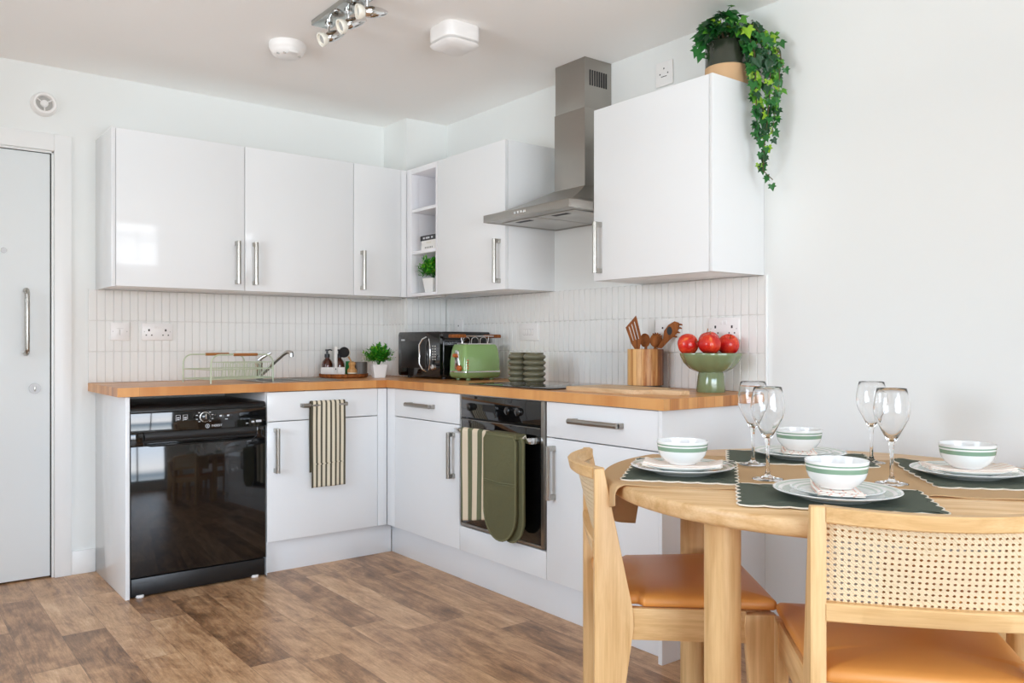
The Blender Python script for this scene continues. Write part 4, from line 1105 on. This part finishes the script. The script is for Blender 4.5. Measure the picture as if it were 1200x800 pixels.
for k in range(5):
    a = R(50+20*k); b.tube([M4 @ Vector((.024*math.cos(a), .026*math.sin(a), .0)), M4 @ Vector((.030*math.cos(a), .033*math.sin(a), .004))], [.0045, .003], 8)
strip(b, px(768, 407), (.006, .024), .011, .010, -.002); link('spork', b, 'teak', t1)
t1 = thing('spaghetti_server', 'dark wooden spaghetti server with teeth leaning right in the holder', 'utensil', UP(-.03, .025, -.03))
b = MB(); c0, c1 = px(770, 409), px(791, 379)
strip(b, (-.035, .026), c0, .012, .010, -.028)
flat(b, [px(768.5, 408), px(776, 397), px(777, 388), px(782, 381), px(789, 377), px(794, 378.5), px(795, 383), px(791, 392), px(784, 398), px(774, 408.5)], .007, -.028)
for (u, v) in ((795, 380.5), (794.5, 384.5), (792, 389.5), (789, 394.5)):
    a, zz = px(u, v); b.tube([UP(a-.004, zz, -.030), UP(a+.004, zz-.001, -.040), UP(a+.005, zz-.003, -.050)], [.004, .0036, .0028], 8)
b.mi = 1
lathepts = [px(783+3.2*math.cos(R(a))*1., 388-0+5.0*math.sin(R(a))) for a in range(0, 360, 30)]
flat(b, [(a+(z_-.24)*.0, z_) for a, z_ in lathepts], .0076, -.028)
for f in b.bm.faces[-14:]: f.material_index = 1
link('server', b, ['teak', 'dark'], t1)

# fruit bowl and apples
bx_, by_ = -.1296, -2.325
t_ = thing('fruit_bowl', 'sage green scalloped pedestal bowl full of red apples on the worktop', 'bowl', (bx_, by_, .9103))
rf = lambda a, z: 1+(.075*abs(math.cos(4*a+.9))-.045)*min(1, max(0, (z-.045)/.03))
b = MB(); b.lathe([(0, 0), (.054, 0), (.0555, .004), (.050, .060), (.047, .072), (.046, .076), (.058, .080), (.082, .092), (.102, .114), (.113, .136), (.1165, .148), (.1155, .1525), (.112, .1515), (.108, .140), (.096, .116), (.075, .098), (.04, .088), (0, .086)], (0, 0, 0), 72, rf=rf)
link('pedestal_bowl', b, 'bowlg', t_, world=False, sharp=50)
def apple_t(label):
    T = thing('apple', label, 'apple', (0, 0, 0), 0, 'apples in the pedestal bowl')
    pr = []; 
    for i in range(25):
        a = math.pi*i/24; r = .0385*(math.sin(a)**.9 if i not in (0, 24) else 0)*(1+.06*math.cos(a+.0)*-1*-1); z_ = .0385-.0355*math.cos(a)*1.0
        dmp = .011*math.exp(-(r/.010)**2)
        z_ += dmp if a < math.pi/2 else -dmp
        pr.append((r, z_))
    b = MB(); b.lathe(pr, (0, 0, 0), 32, rf=lambda a, z: 1+.015*math.cos(5*a)); link('flesh', b, 'apple', T, world=False, sharp=180)
    b = MB(); b.tube([(0, 0, .062), (.001, .001, .072), (.005, .002, .084)], [.0016, .0013, .0018], 7); link('stalk', b, 'teak', T, world=False)
    return T
ap = apple_t('')
def aploc(u, f, z): 
    return (bx_+math.cos(YAW)*u+math.sin(YAW)*f, by_-math.sin(YAW)*u+math.cos(YAW)*f, z)
specs = [(-.088, .002, 1.054, (R(75), 0, R(20)), 'leftmost red apple with its dimple facing forward in the pedestal bowl'),
         (-.018, -.056, 1.055, (R(14), R(8), R(70)), 'front middle red apple with upright stalk in the pedestal bowl'),
         (.068, -.002, 1.054, (R(-20), R(30), R(200)), 'rightmost red apple in the pedestal bowl'),
         (.006, .056, 1.066, (R(5), R(-12), R(-40)), 'red apple at the back of the pedestal bowl, only top and stalk showing'),
         ]
for i, (u, f, z, rot, lab) in enumerate(specs):
    o = ap if i == 0 else dup(ap, (0, 0, 0), 0)
    o.rotation_euler = rot; o['label'] = lab
    AS = 1.11; o.scale = (AS, AS, AS); c = Vector(aploc(u, f, z+.0385*AS)); m = o.rotation_euler.to_matrix(); o.location = c-m @ Vector((0, 0, .0385*AS))

# books and plant in the open unit
def book(y0, y1, z0, z1, mat, label, x0=-.292, x1=-.13, letters=None, lm='ink', seed=0):
    T = thing('book', label, 'book', ((x0+x1)/2, (y0+y1)/2, z0), 0, 'books stacked on the open shelf')
    b = MB(); b.box(x0, x1, y0, y1, z0, z0+.002, .0004); b.box(x0, x1, y0, y1, z1-.002, z1, .0004); b.box(x0, x0+.0025, y0, y1, z0+.002, z1-.002, 0); link('cover', b, mat, T)
    b = MB(); b.box(x0+.003, x1-.004, y0+.003, y1-.003, z0+.0022, z1-.0022, 0); link('pages', b, 'page', T)
    b = MB(); zc = (z0+z1)/2; h = (z1-z0)*.18
    for a, w in letters: b.box(x0-.0004, x0, y1-a-w, y1-a, zc-h, zc+h, 0)
    link('spine_print', b, lm, T)
SH = 1.6165
book(-.622, -.440, SH+.0535, SH+.081, 'bookb', 'black book on top of the stack in the open shelf', letters=[(.028, .010), (.040, .006), (.056, .008), (.066, .008), (.076, .008), (.086, .008), (.112, .016)])
book(-.624, -.452, SH+.0265, SH+.0533, 'bookw', 'white book in the middle of the stack with faint spine print', letters=[(.05, .05)], lm='page')
book(-.628, -.448, SH+.0003, SH+.0262, 'bookw', 'white book with dark spine letters at the bottom of the shelf stack', letters=[(.040, .006), (.054, .006), (.068, .006), (.082, .006), (.096, .006), (.11, .006)], lm='inkd')
boxwood((-.262, -.525, 1.3815), R(8), .95, 'small green plant in a white pot on the lowest open shelf', 9)

# ------------------------------------------------------------------ potted ivy
def ivy_leaf(b, c, tipdir, nrm, s):
    t = tipdir.normalized(); n = (nrm-t*nrm.dot(t)).normalized(); r = t.cross(n)
    pts = [(0, 0), (.26, -.20), (.52, -.08), (.38, .16), (.60, .38), (.28, .44), (0, .98)]
    L = [(x, y) for x, y in pts]; 
    mid = [(0, 0), (0, .45), (0, .98)]
    def V(x, y, z): return b.bm.verts.new(c+(r*x+t*y+n*z)*s)
    m0, m1, m2 = V(0, 0, 0), V(0, .42, -.02), V(0, .98, -.10)
    for sg in (-1, 1):
        p1, p2, p3, p4, p5 = [V(sg*x, y, .05+abs(x)*.16-(abs(x) > .5)*.16) for x, y in pts[1:6]]
        for f in ((m0, p1, m1), (p1, p2, p3), (p1, p3, m1), (p3, p4, p5), (p3, p5, m1), (p5, m2, m1)):
            fv = f if sg > 0 else f[::-1]
            ff = b.bm.faces.new(fv); ff.material_index = b.mi
ip = Vector((-.128, -2.398, 2.0825))
t_ = thing('potted_ivy', 'trailing ivy in a two-tone green and tan pot on top of the right wall cabinet', 'plant', ip)
b = MB(); b.lathe([(0, 0), (.079, 0), (.0805, .002), (.0805, .0695), (0, .0695)], (0, 0, 0), 48); pot = link('pot_base', b, 'terra', t_, world=False)
b = MB(); b.lathe([(.0, .070), (.0805, .070), (.0805, .160), (.079, .162), (.075, .162), (.074, .158), (.074, .130), (0, .130)], (0, 0, 0), 48); link('glazed_pot', b, 'ivpot', t_, world=False)
b = MB(); b.lathe([(0, .131), (.073, .131), (.073, .146), (0, .150)], (0, 0, 0), 30); link('soil', b, 'soil', t_, world=False)
rnd = random.Random(11); fol = MB(); vin = MB()
VD = Vector((-.6157*.9, -.788*.9, .25))
for i in range(150):   # crown over the pot
    a = rnd.uniform(0, 2*math.pi); rad = .100*rnd.random()**.62; h = .178+.115*rnd.random()*(1-rad/.17)
    c = ip+Vector((rad*math.cos(a), rad*math.sin(a), h-.20*max(0, rad-.085)))
    if c.x > -.02: c.x = -.02
    c.z = min(c.z, 2.372)
    td = Vector((math.cos(a), math.sin(a), -.5+rnd.gauss(0, .5))); nn = VD*.6+Vector((rnd.gauss(0, .35), rnd.gauss(0, .35), .5))
    fol.mi = rnd.choices([0, 1, 2, 3], [5, 4, 1.2, .6])[0]; ivy_leaf(fol, c, td, nn, rnd.uniform(.034, .052))
    if i % 3 == 0: vin.tube([ip+Vector((rad*.2*math.cos(a), rad*.2*math.sin(a), .145)), c], .0011, 5)
for (uu, zz) in ((-.112, .148), (-.104, .185), (-.098, .130), (-.09, .165)):   # leaves reaching left of the pot
    c = ip+Vector((math.cos(YAW)*uu, -math.sin(YAW)*uu, zz)); fol.mi = 1; ivy_leaf(fol, c, Vector((-.3, .1, -.9)), VD, .042)
    vin.tube([ip+Vector((0, 0, .165)), c], .001, 5)
c = ip+Vector((.0, -.03, .30)); fol.mi = 2; ivy_leaf(fol, c, Vector((-.6, .2, .05)), Vector((0, -.3, 1)), .03)
strands = []
def strand(pts, n, s0, s1, spread, cols):
    P = [Vector(p) for p in pts]; vin.tube(P, [.0018]*len(P), 6)
    L = [0]
    for a, c in zip(P, P[1:]): L.append(L[-1]+(c-a).length)
    for i in range(n):
        d = L[-1]*(i+.3)/n; k = max(j for j in range(len(L)) if L[j] <= d); k = min(k, len(P)-2)
        f = (d-L[k])/(L[k+1]-L[k]); c = P[k].lerp(P[k+1], f); e = i/n
        sp = spread*(1-.55*e); off = Vector((rnd.gauss(0, sp*.6), rnd.gauss(0, sp*.6), rnd.gauss(0, .008)))
        c2 = c+off; c2.x = min(c2.x, -.012); 
        if c2.z < 2.09: c2.y = min(c2.y, -2.492)
        td = Vector((off.x*18+rnd.gauss(0, .3), off.y*18+rnd.gauss(0, .3), -.8)); nn = VD+Vector((rnd.gauss(0, .4), rnd.gauss(0, .4), rnd.gauss(.1, .25)))
        fol.mi = rnd.choices([0, 1, 2, 3], cols)[0]; ivy_leaf(fol, c2, td, nn, (s0+(s1-s0)*e)*rnd.uniform(.85, 1.15))
strand([(-.115, -2.43, 2.285), (-.11, -2.50, 2.30), (-.105, -2.555, 2.23), (-.10, -2.575, 2.13), (-.10, -2.570, 2.00), (-.105, -2.562, 1.90), (-.115, -2.555, 1.80), (-.11, -2.550, 1.74), (-.085, -2.575, 1.705)], 46, .048, .024, .022, [5, 5, 2, 1])
strand([(-.12, -2.43, 2.285), (-.14, -2.50, 2.27), (-.14, -2.535, 2.17), (-.14, -2.54, 2.06), (-.135, -2.54, 1.95), (-.13, -2.535, 1.86)], 40, .048, .034, .020, [6, 5, 1, 1])
strand([(-.10, -2.45, 2.28), (-.075, -2.53, 2.27), (-.065, -2.58, 2.18), (-.065, -2.59, 2.09), (-.075, -2.585, 1.99), (-.09, -2.575, 1.88)], 40, .042, .030, .020, [3, 4, 3, 2])
strand([(-.10, -2.44, 2.28), (-.09, -2.53, 2.24), (-.08, -2.60, 2.17), (-.075, -2.615, 2.10)], 20, .030, .024, .016, [1, 2, 4, 3])
strand([(-.12, -2.43, 2.28), (-.13, -2.50, 2.22), (-.13, -2.52, 2.13), (-.125, -2.53, 2.02)], 22, .046, .040, .018, [6, 4, 1, 0])
strand([(-.11, -2.55, 1.99), (-.105, -2.55, 1.87), (-.10, -2.55, 1.78), (-.115, -2.553, 1.745)], 14, .034, .024, .012, [3, 4, 2, 1])
link('foliage', fol, ['iv1', 'iv2', 'iv3', 'iv4'], t_); link('vines', vin, 'stem', t_)

# ------------------------------------------------------------------ dining group (turned 38 degrees to the room)
TCX, TCY = -.7307, -3.2258
DM = Matrix.Translation((TCX, TCY, 0)) @ Matrix.Rotation(-YAW, 4, 'Z')
def G(p_, q_, z=0.): return DM @ Vector((p_, q_, z))
ST = R(-14.5)
t_ = thing('dining_table', 'round oak dining table laid for four in front of the white wall', 'table', G(-.01, .02), -YAW+ST)
TR, TZ1, TH = .590, .7500, .040
b = MB(); b.lathe([(0, TZ1-TH), (TR-.016, TZ1-TH), (TR-.007, TZ1-TH+.003), (TR-.001, TZ1-TH+.010), (TR, TZ1-.012), (TR-.001, TZ1-.004), (TR-.005, TZ1), (0, TZ1)], (0, 0, 0), 128); link('table_top', b, 'top', t_, world=False, sharp=60)
for p_, q_ in ((-.379, -.265), (-.285, .46), (.329, -.24), (.36, .30)):
    b = MB(); c = G(p_, q_, 0); b.lathe([(0, .001), (.038, .001), (.041, .004), (.041, TZ1-TH-.0005), (0, TZ1-TH-.0005)], c, 40)
    link('leg', b, 'oakz', t_)

# chairs
WB, WF, CD, TP = .440, .478, .450, .030
def chair(label):
    T = thing('dining_chair', label, 'chair', (0, 0, 0), 0, 'oak dining chairs around the round table')
    hb_, hf = WB/2, WF/2
    for s in (-1, 1):
        # side board profile in (y, z)
        pr = [(0, .001), (.047, .001), (.098, .385), (.100, .410), (.096, .435), (.026, .778), (.022, .785), (.002, .785), (0, .783)]
        b = MB(); x0, x1 = (hb_-TP)*s, hb_*s; b.prism(pr, min(x0, x1), max(x0, x1), 'yz', .0025)
        o = link('leg', b, 'oakz', T, world=False)
        pr = [(CD, .001), (CD, .426), (CD-.002, .428), (CD-.078, .428), (CD-.080, .40), (CD-.048, .001)]
        b = MB(); x0, x1 = (hf-.026)*s, hf*s; b.prism(pr, min(x0, x1), max(x0, x1), 'yz', .0025)
        link('leg', b, 'oakz', T, world=False)
        # side rail
        b = MB(); xa0, xa1 = (hb_-.026)*s, (hf-.027)*s
        out = [(xa0, .07), (xa0+.022*s, .07), (xa1+.024*s, CD-.075), (xa1+.002*s, CD-.075)]
        if s < 0: out = out[::-1]
        b.prism(out, .357, .436, 'xy', .001); link('side_rail', b, 'oaky', T, world=False)
    b = MB(); b.box(-hf+.027, hf-.027, CD-.030, CD-.006, .360, .427, .001); link('front_rail', b, 'oakx', T, world=False)
    b = MB(); b.box(-hb_+TP, hb_-TP, .030, .052, .357, .436, .001); link('rear_rail', b, 'oakx', T, world=False)
    # cushion
    c0, c1 = hb_-TP-.001, hf-.004
    out = rpoly([(-c0, .022), (c0, .022), (c0+.004, .112), (hb_-.006, .125), (c1, CD+.004), (-c1, CD+.004), (-hb_+.006, .125), (-c0-.004, .112)], .010, 4)
    b = MB(); b.slab(out, [(.006, .4375), (.001, .441), (0, .449), (.003, .457), (.010, .462), (.030, .4665), (.08, .470), (.16, .4715)]); link('seat', b, 'leather', T, world=False, sharp=75)
    # back: curved rails and cane
    hw = hb_-TP+.001
    def bulge(z): return .002+.052*max(0, min(1, (z-.570)/.21))
    def yb(x, z): k = x/hw; return .013-bulge(z)*(1-k*k)
    def rail(z0, z1, th, nm):
        b = MB(); n = 28
        def fn(u, v):
            x = -hw+2*hw*u; sec = [(-1, 0), (-1, 1), (1, 1), (1, 0), (-1, 0)]
            a = v*4; k = min(3, int(a+1e-6)); f = a-k
            p0, p1 = sec[k], sec[k+1]; sx = p0[0]+(p1[0]-p0[0])*f; sz = p0[1]+(p1[1]-p0[1])*f
            z = z0+(z1-z0)*sz
            return (x, yb(x, (z0+z1)/2 if nm == 'lower_rail' else z1)+sx*th/2, z)
        V = []
        secs = [(-th/2, z0+.003), (-th/2, z1-.003), (-th/2+.003, z1), (th/2-.003, z1), (th/2, z1-.003), (th/2, z0+.003), (th/2-.003, z0), (-th/2+.003, z0)]
        for i in range(n+1):
            x = -hw+2*hw*i/n; V.append([b.bm.verts.new((x, yb(x, z)+dy, z)) for dy, z in secs])
        for i in range(n):
            for k in range(8): b.bm.faces.new((V[i][k], V[i+1][k], V[i+1][(k+1) % 8], V[i][(k+1) % 8]))
        b.bm.faces.new(V[0]); b.bm.faces.new(V[-1][::-1])
        return link(nm, b, 'oakx', T, world=False)
    rail(.754, .785, .030, 'top_rail'); rail(.564, .600, .030, 'lower_rail')
    # cane: staggered holes
    b = MB(); za, zb = .597, .757; a_ = .0125; h_ = .0113
    nr = int(round((zb-za)/h_)); h_ = (zb-za)/nr; nc = int(round(2*hw/a_)); a_ = 2*hw/nc
    cache = {}
    def vt(x, z, side):
        key = (round(x*1e5), round(z*1e5), side)
        if key not in cache: cache[key] = b.bm.verts.new((x, yb(x, z)+.006+side*.0009, z))
        return cache[key]
    def face(vs, side, uvs):
        if side > 0: vs = vs[::-1]; uvs = uvs[::-1]
        f = b.bm.faces.new(vs)
        for l, q_ in zip(f.loops, uvs): l[b.uv].uv = q_
    for j in range(nr):
        zc = za+(j+.5)*h_
        for i in range(nc):
            xc = -hw+(i+.5)*a_
            ow = [(xc-a_/2, zc-h_/2), (xc, zc-h_/2), (xc+a_/2, zc-h_/2), (xc+a_/2, zc), (xc+a_/2, zc+h_/2), (xc, zc+h_/2), (xc-a_/2, zc+h_/2), (xc-a_/2, zc)]
            iw = [(xc+.0030*math.cos(R(t))*(1.15 if t in (0, 180) else 1), zc+.0026*math.sin(R(t))) for t in (225, 270, 315, 0, 45, 90, 135, 180)]
            rings = {}
            for side in (-1, 1):
                O = [vt(x, z, side) for x, z in ow]; I = [b.bm.verts.new((x, yb(x, z)+.006+side*.0009, z)) for x, z in iw]; rings[side] = I
                for k in range(8):
                    k2 = (k+1) % 8; face([O[k], O[k2], I[k2], I[k]], side, [ow[k], ow[k2], iw[k2], iw[k]])
            A, B_ = rings[-1], rings[1]
            for k in range(8): b.bm.faces.new((A[k], A[(k+1) % 8], B_[(k+1) % 8], B_[k]))
    link('cane_panel', b, 'cane', T, world=False, sharp=30)
    return T
ch = chair('oak dining chair with cane back and tan seat, seen side-on left of the table')
c_ = G(-.647, .145); ch.location = c_; ch.rotation_euler = (0, 0, -YAW+R(-90-1.2))
c_ = G(-.066, -.592); dup(ch, c_, -YAW+R(-11.5), 'oak dining chair with its cane back towards the camera at the front')
c_ = G(.705, .13); dup(ch, c_, -YAW+R(90-2.4), 'oak dining chair at the right of the table, mostly hidden behind the front chair')

# runner draped over the left rim
def runner():
    b = MB(); a = R(-12.5); ca, sa = math.cos(a), math.sin(a); rnd = random.Random(2)
    o = Vector((-.02, .058)); Wd = .60; Ls, Lh = .0, 0
    tc = Vector((-.01, .02))
    def fn(u, v):
        # s along the runner from the hanging end (left) to the right, t across
        t = (v-.5)*Wd
        # intersection of this line with the rim on the left and right
        px_, py_ = o.x-sa*t, o.y+ca*t
        dx, dy = px_-tc.x, py_-tc.y; B_ = dx*ca+dy*sa; C_ = dx*dx+dy*dy-(TR+.001)**2; disc = math.sqrt(max(0, B_*B_-C_))
        sL, sR = -B_-disc, -B_+disc
        hangL, hangR = .065+.165*v**1.2+.01*math.sin(v*9), .13
        s = (sL-hangL)+(sR-sL+hangL+hangR)*u
        z = TZ1+.0014; r = .026
        def drop(over):
            arc = r*math.pi/2
            if over < arc: th = over/r; return r*math.sin(th), -(r-r*math.cos(th))
            return r, -r-(over-arc)
        wav = 0
        if s < sL:
            dx_, dz = drop(sL-s); h = (-dz)/.2
            fl = h*(.052*max(0, v-.30)*(1+.5*math.sin(v*16)))
            return Vector((px_+ca*(sL-dx_*.85-fl), py_+sa*(sL-dx_*.85-fl), z+dz))
        if s > sR:
            dx_, dz = drop(s-sR); return Vector((px_+ca*(sR+dx_*.6), py_+sa*(sR+dx_*.6), z+dz))
        e = abs(v-.5)*2
        lift = .0022*max(0, math.sin(s*21+v*3))*e**4+(.004*math.exp(-((s-.20)/.04)**2)*(1-v)**2 if v < .25 else 0)
        return Vector((px_+ca*s, py_+sa*s, z+max(lift, 0)))
    b.grid(150, 30, lambda u, v: G(*fn(u, v)[:2], fn(u, v)[2]), None)
    ob = link('table_runner', b, 'kraft', mods=[('SOLIDIFY', dict(thickness=.0009, offset=0))], sharp=80)
    tag(ob, 'kraft brown table runner across the round table, draping over its left edge', 'table runner'); origin(ob, G(0, 0, TZ1)); return ob
runner()

# placemats
def placemat(p_, q_, rot, label, lift=None):
    T = thing('placemat', label, 'placemat', G(p_, q_, TZ1+.0022), -YAW+rot, 'scalloped green placemats')
    L, Wd = .205, .142; pts = []; n = 150
    def edge(x0, y0, x1, y1, k, nx, ny):
        for i in range(k*10):
            t = i/(k*10); sc = abs(math.sin(math.pi*k*t)); a = .009*(sc-.5)
            pts.append((x0+(x1-x0)*t+nx*a, y0+(y1-y0)*t+ny*a))
    edge(-L, -Wd, L, -Wd, 8, 0, -1); edge(L, -Wd, L, Wd, 6, 1, 0); edge(L, Wd, -L, Wd, 8, 0, 1); edge(-L, Wd, -L, -Wd, 6, -1, 0)
    def z_(x, y): return lift(x, y) if lift else 0.
    b = MB(); V0 = [b.bm.verts.new((x*.0, y*.0, .0026)) for x, y in [(0, 0)]]
    rings = []
    for k in (1., .93, .7, .35):
        rings.append([b.bm.verts.new((x*k, y*k, .0026+z_(x*k, y*k))) for x, y in pts])
    m = len(pts)
    for a in range(3):
        for i in range(m): b.bm.faces.new((rings[a][i], rings[a][(i+1) % m], rings[a+1][(i+1) % m], rings[a+1][i]))
    for i in range(m): b.bm.faces.new((rings[3][i], rings[3][(i+1) % m], V0[0]))
    link('linen_mat', b, 'mat', T, world=False, mods=[('SOLIDIFY', dict(thickness=.0018, offset=-1))])
    b = MB(); b.tube([(x, y, .0018+z_(x, y)) for x, y in pts], .0019, 6, closed=True); link('scalloped_trim', b, 'matw', T, world=False)
    return T
A0 = R(-14.5)
placemat(-.392, .112, A0+R(90), 'green scalloped placemat at the left place setting, half on the runner')
placemat(-.138, -.292, A0, 'green scalloped placemat at the place setting nearest the camera')
placemat(.004, .345, A0, 'green scalloped placemat at the back left place setting by the wall')
placemat(.345, .012, R(79), 'green scalloped placemat at the right place setting with a raised far corner',
         lambda x, y: .012*max(0, min(1, (x-.10)/.10))*max(0, min(1, (y-.02)/.10)))
# plates, napkins, bowls
def lathe_obj(name, pr, mats, mlist, label, cat, group, seg=64):
    b = MB(); b.lathe(pr, (0, 0, 0), seg, mats=mats); o = link(name, b, mlist, sharp=50); return tag(o, label, cat, group)
dp = lathe_obj('dinner_plate', [(0, 0), (.078, 0), (.080, .002), (.100, .008), (.135, .0185), (.1365, .0200), (.1355, .0212), (.131, .0200), (.124, .0178), (.116, .0153), (.108, .0130), (.099, .0103), (.088, .0075), (.084, .0065), (0, .006)],
    [0, 0, 0, 0, 0, 0, 0, 2, 0, 2, 2, 1, 1, 1], ['pink', 'plateg', 'plateb'], '', 'plate', 'striped dinner plates')
sp = lathe_obj('side_plate', [(0, 0), (.055, 0), (.057, .002), (.075, .007), (.099, .0145), (.1005, .0158), (.0995, .0166), (.095, .0152), (.090, .0137), (.084, .0118), (.078, .0100), (.070, .0075), (.062, .0056), (0, .005)],
    [0, 0, 0, 0, 0, 0, 0, 2, 0, 2, 1, 1, 1], ['pink', 'plateg', 'plateb'], '', 'plate', 'striped side plates')
bw = lathe_obj('cereal_bowl', [(0, 0), (.036, 0), (.038, .003), (.050, .010), (.0605, .024), (.0640, .034), (.0647, .0365), (.0665, .0470), (.0669, .0510), (.0675, .0545), (.0678, .058), (.0680, .0605), (.0672, .0615), (.0655, .0605), (.0640, .050), (.0600, .028), (.048, .013), (.035, .007), (0, .006)],
    [0, 0, 0, 0, 0, 0, 1, 0, 1, 0, 0, 0, 0, 0, 0, 0, 0, 0], ['pink', 'band'], '', 'bowl', 'white bowls with green bands')
def napkin():
    b = MB(); L, Wd = .205, .098
    # serpentine section across the width, three layers
    sec = []; lay = 4; g = .0026
    def sy(i): return 1 if i % 2 == 0 else -1
    for i in range(lay):
        s = sy(i); n = 6
        for k in range(n+1): sec.append((-s*(Wd/2-.003)+2*s*(Wd/2-.003)*k/n*(1-.02*i), .0013+i*g))
        if i < lay-1:
            for a in (-45, 0, 45): sec.append((s*(Wd/2-.003)+s*.0013*math.cos(R(a)), .0013+i*g+g/2+g/2*math.sin(R(a))))
    cum = [0]
    for p0, p1 in zip(sec, sec[1:]): cum.append(cum[-1]+math.hypot(p1[0]-p0[0], p1[1]-p0[1]))
    nx = 36
    V = []
    for i in range(nx+1):
        t = i/nx; x = -L/2+L*t; sag = .0086*min(1, max(0, (abs(x)-.062)/.038))-.004*max(0, (abs(x)-.098)/.01)*0
        V.append([b.bm.verts.new((x+.0025*math.sin(y*60+k), y+.0016*math.sin(x*40), z+sag+.0010*math.sin(x*70+y*40)*max(0, (abs(x)-.05)/.05))) for k, (y, z) in enumerate(sec)])
    for i in range(nx):
        for k in range(len(sec)-1):
            f = b.bm.faces.new((V[i][k], V[i+1][k], V[i+1][k+1], V[i][k+1]))
            for l, (ii, kk) in zip(f.loops, ((i, k), (i+1, k), (i+1, k+1), (i, k+1))): l[b.uv].uv = (cum[kk]+.004, ii/nx*L)
    o = link('folded_napkin', b, 'napkin', mods=[('SOLIDIFY', dict(thickness=.0018, offset=0))], sharp=80)
    return tag(o, '', 'napkin', 'folded striped napkins')
nk_ = napkin()
gl = None
def glass():
    T = thing('wine_glass', '', 'glass', (0, 0, 0), 0, 'clear tulip wine glasses')
    outer = [(0, 0), (.0385, .0), (.0392, .0010), (.036, .0022), (.020, .0045), (.008, .010), (.0048, .022), (.0042, .060), (.0048, .084), (.0075, .100), (.0165, .118), (.0285, .140), (.0385, .160), (.0420, .174), (.0426, .184), (.0415, .200), (.0375, .222), (.0345, .2355)]
    inner = [(.0337, .2360), (.0333, .2350), (.0364, .222), (.0403, .200), (.0414, .184), (.0408, .174), (.0374, .161), (.0273, .141), (.0152, .1195), (.0062, .1070), (0, .1045)]
    b = MB(); b.lathe(outer+inner, (0, 0, 0), 56); link('goblet', b, 'glass', T, world=False, sharp=180); return T
gt = glass()
sets = [(-.402, .066, ST, 'at the left place setting'), (-.133, -.300, ST+R(90), 'at the place setting nearest the camera'),
        (.012, .358, ST+R(88), 'at the back place setting'), (.322, -.005, ST+R(6), 'at the right place setting')]
zt1 = TZ1+.0052
for i, (p_, q_, r_, where) in enumerate(sets):
    first = i == 0
    for src, z, lab, rr in ((dp, zt1, 'large striped dinner plate under the side plate ', 0), (sp, zt1+.0068, 'striped side plate on top of the dinner plate ', 0), (nk_, zt1+.0122, 'cream napkin with pink lines under the bowl ', r_), (bw, zt1+.0122+.0117, 'white bowl with two green bands ', 0)):
        o = src if first else src.copy()
        if not first: COL.objects.link(o)
        o.location = G(p_, q_, z); o.rotation_euler = (0, 0, -YAW+rr); o['label'] = lab+where
glasses = [(-.172, .205, 'wine glass behind the left glass pair, nearest the worktop', 0.), (-.203, -.030, 'front wine glass of the pair between the left and near settings', 0.),
           (.190, .262, 'wine glass at the back of the right hand pair by the wall', 0.), (.083, -.098, 'front wine glass of the right hand pair behind the near bowl', 0.)]
for i, (p_, q_, lab, _) in enumerate(glasses):
    o = gt if i == 0 else dup(gt, (0, 0, 0), 0)
    o.location = G(p_, q_, TZ1+.0055 if i in (0,) else TZ1+.0024); o['label'] = lab

# ------------------------------------------------------------------ light
w = bpy.data.worlds.new('sky'); SC.world = w; w.use_nodes = True; nt = w.node_tree; nt.nodes.clear()
tc = nt.nodes.new('ShaderNodeTexCoord'); sp_ = nt.nodes.new('ShaderNodeSeparateXYZ'); nt.links.new(tc.outputs['Generated'], sp_.inputs[0])
rp = nt.nodes.new('ShaderNodeValToRGB'); mr = nt.nodes.new('ShaderNodeMapRange'); mr.inputs[1].default_value = -1; mr.inputs[2].default_value = 1
nt.links.new(sp_.outputs[2], mr.inputs[0]); nt.links.new(mr.outputs[0], rp.inputs[0])
e = rp.color_ramp.elements
e[0].position = 0; e[0].color = (.92, 1.0, 1.08, 1); e[1].position = 1; e[1].color = (.62, .80, 1.02, 1)
for p_, c in ((.47, (.74, .80, .85, 1)), (.50, (.20, .27, .34, 1)), (.515, (.95, .97, 1.0, 1)), (.60, (.64, .81, 1.02, 1)), (.68, (.76, .89, 1.04, 1))):
    x = e.new(p_); x.color = c
bg = nt.nodes.new('ShaderNodeBackground'); bg.inputs[1].default_value = 5.0
wo = nt.nodes.new('ShaderNodeOutputWorld'); nt.links.new(rp.outputs[0], bg.inputs[0]); nt.links.new(bg.outputs[0], wo.inputs[0])
def portal(loc, rot, sx, sy):
    l = bpy.data.lights.new('window_portal', 'AREA'); l.shape = 'RECTANGLE'; l.size = sx; l.size_y = sy; l.cycles.is_portal = True
    o = bpy.data.objects.new('window_portal', l); COL.objects.link(o); o.location = loc; o.rotation_euler = rot
portal(((W1[0]+W1[1])/2, YR-.10, (W1[2]+W1[3])/2), (R(90), 0, R(0)), W1[1]-W1[0], W1[3]-W1[2])
portal((XL-.10, (W2[0]+W2[1])/2, (W2[2]+W2[3])/2), (R(90), 0, R(-90)), W2[1]-W2[0], W2[3]-W2[2])  # portal of the added fill window

SC.view_settings.view_transform = 'Standard'; SC.view_settings.look = 'None'; SC.view_settings.gamma = 1; SC.view_settings.use_curve_mapping = False
SC.view_settings.exposure = 1.44
cy = SC.cycles
cy.use_denoising = True; cy.max_bounces = 16; cy.diffuse_bounces = 12; cy.glossy_bounces = 6; cy.transmission_bounces = 12; cy.transparent_max_bounces = 12
cy.sample_clamp_indirect = 10
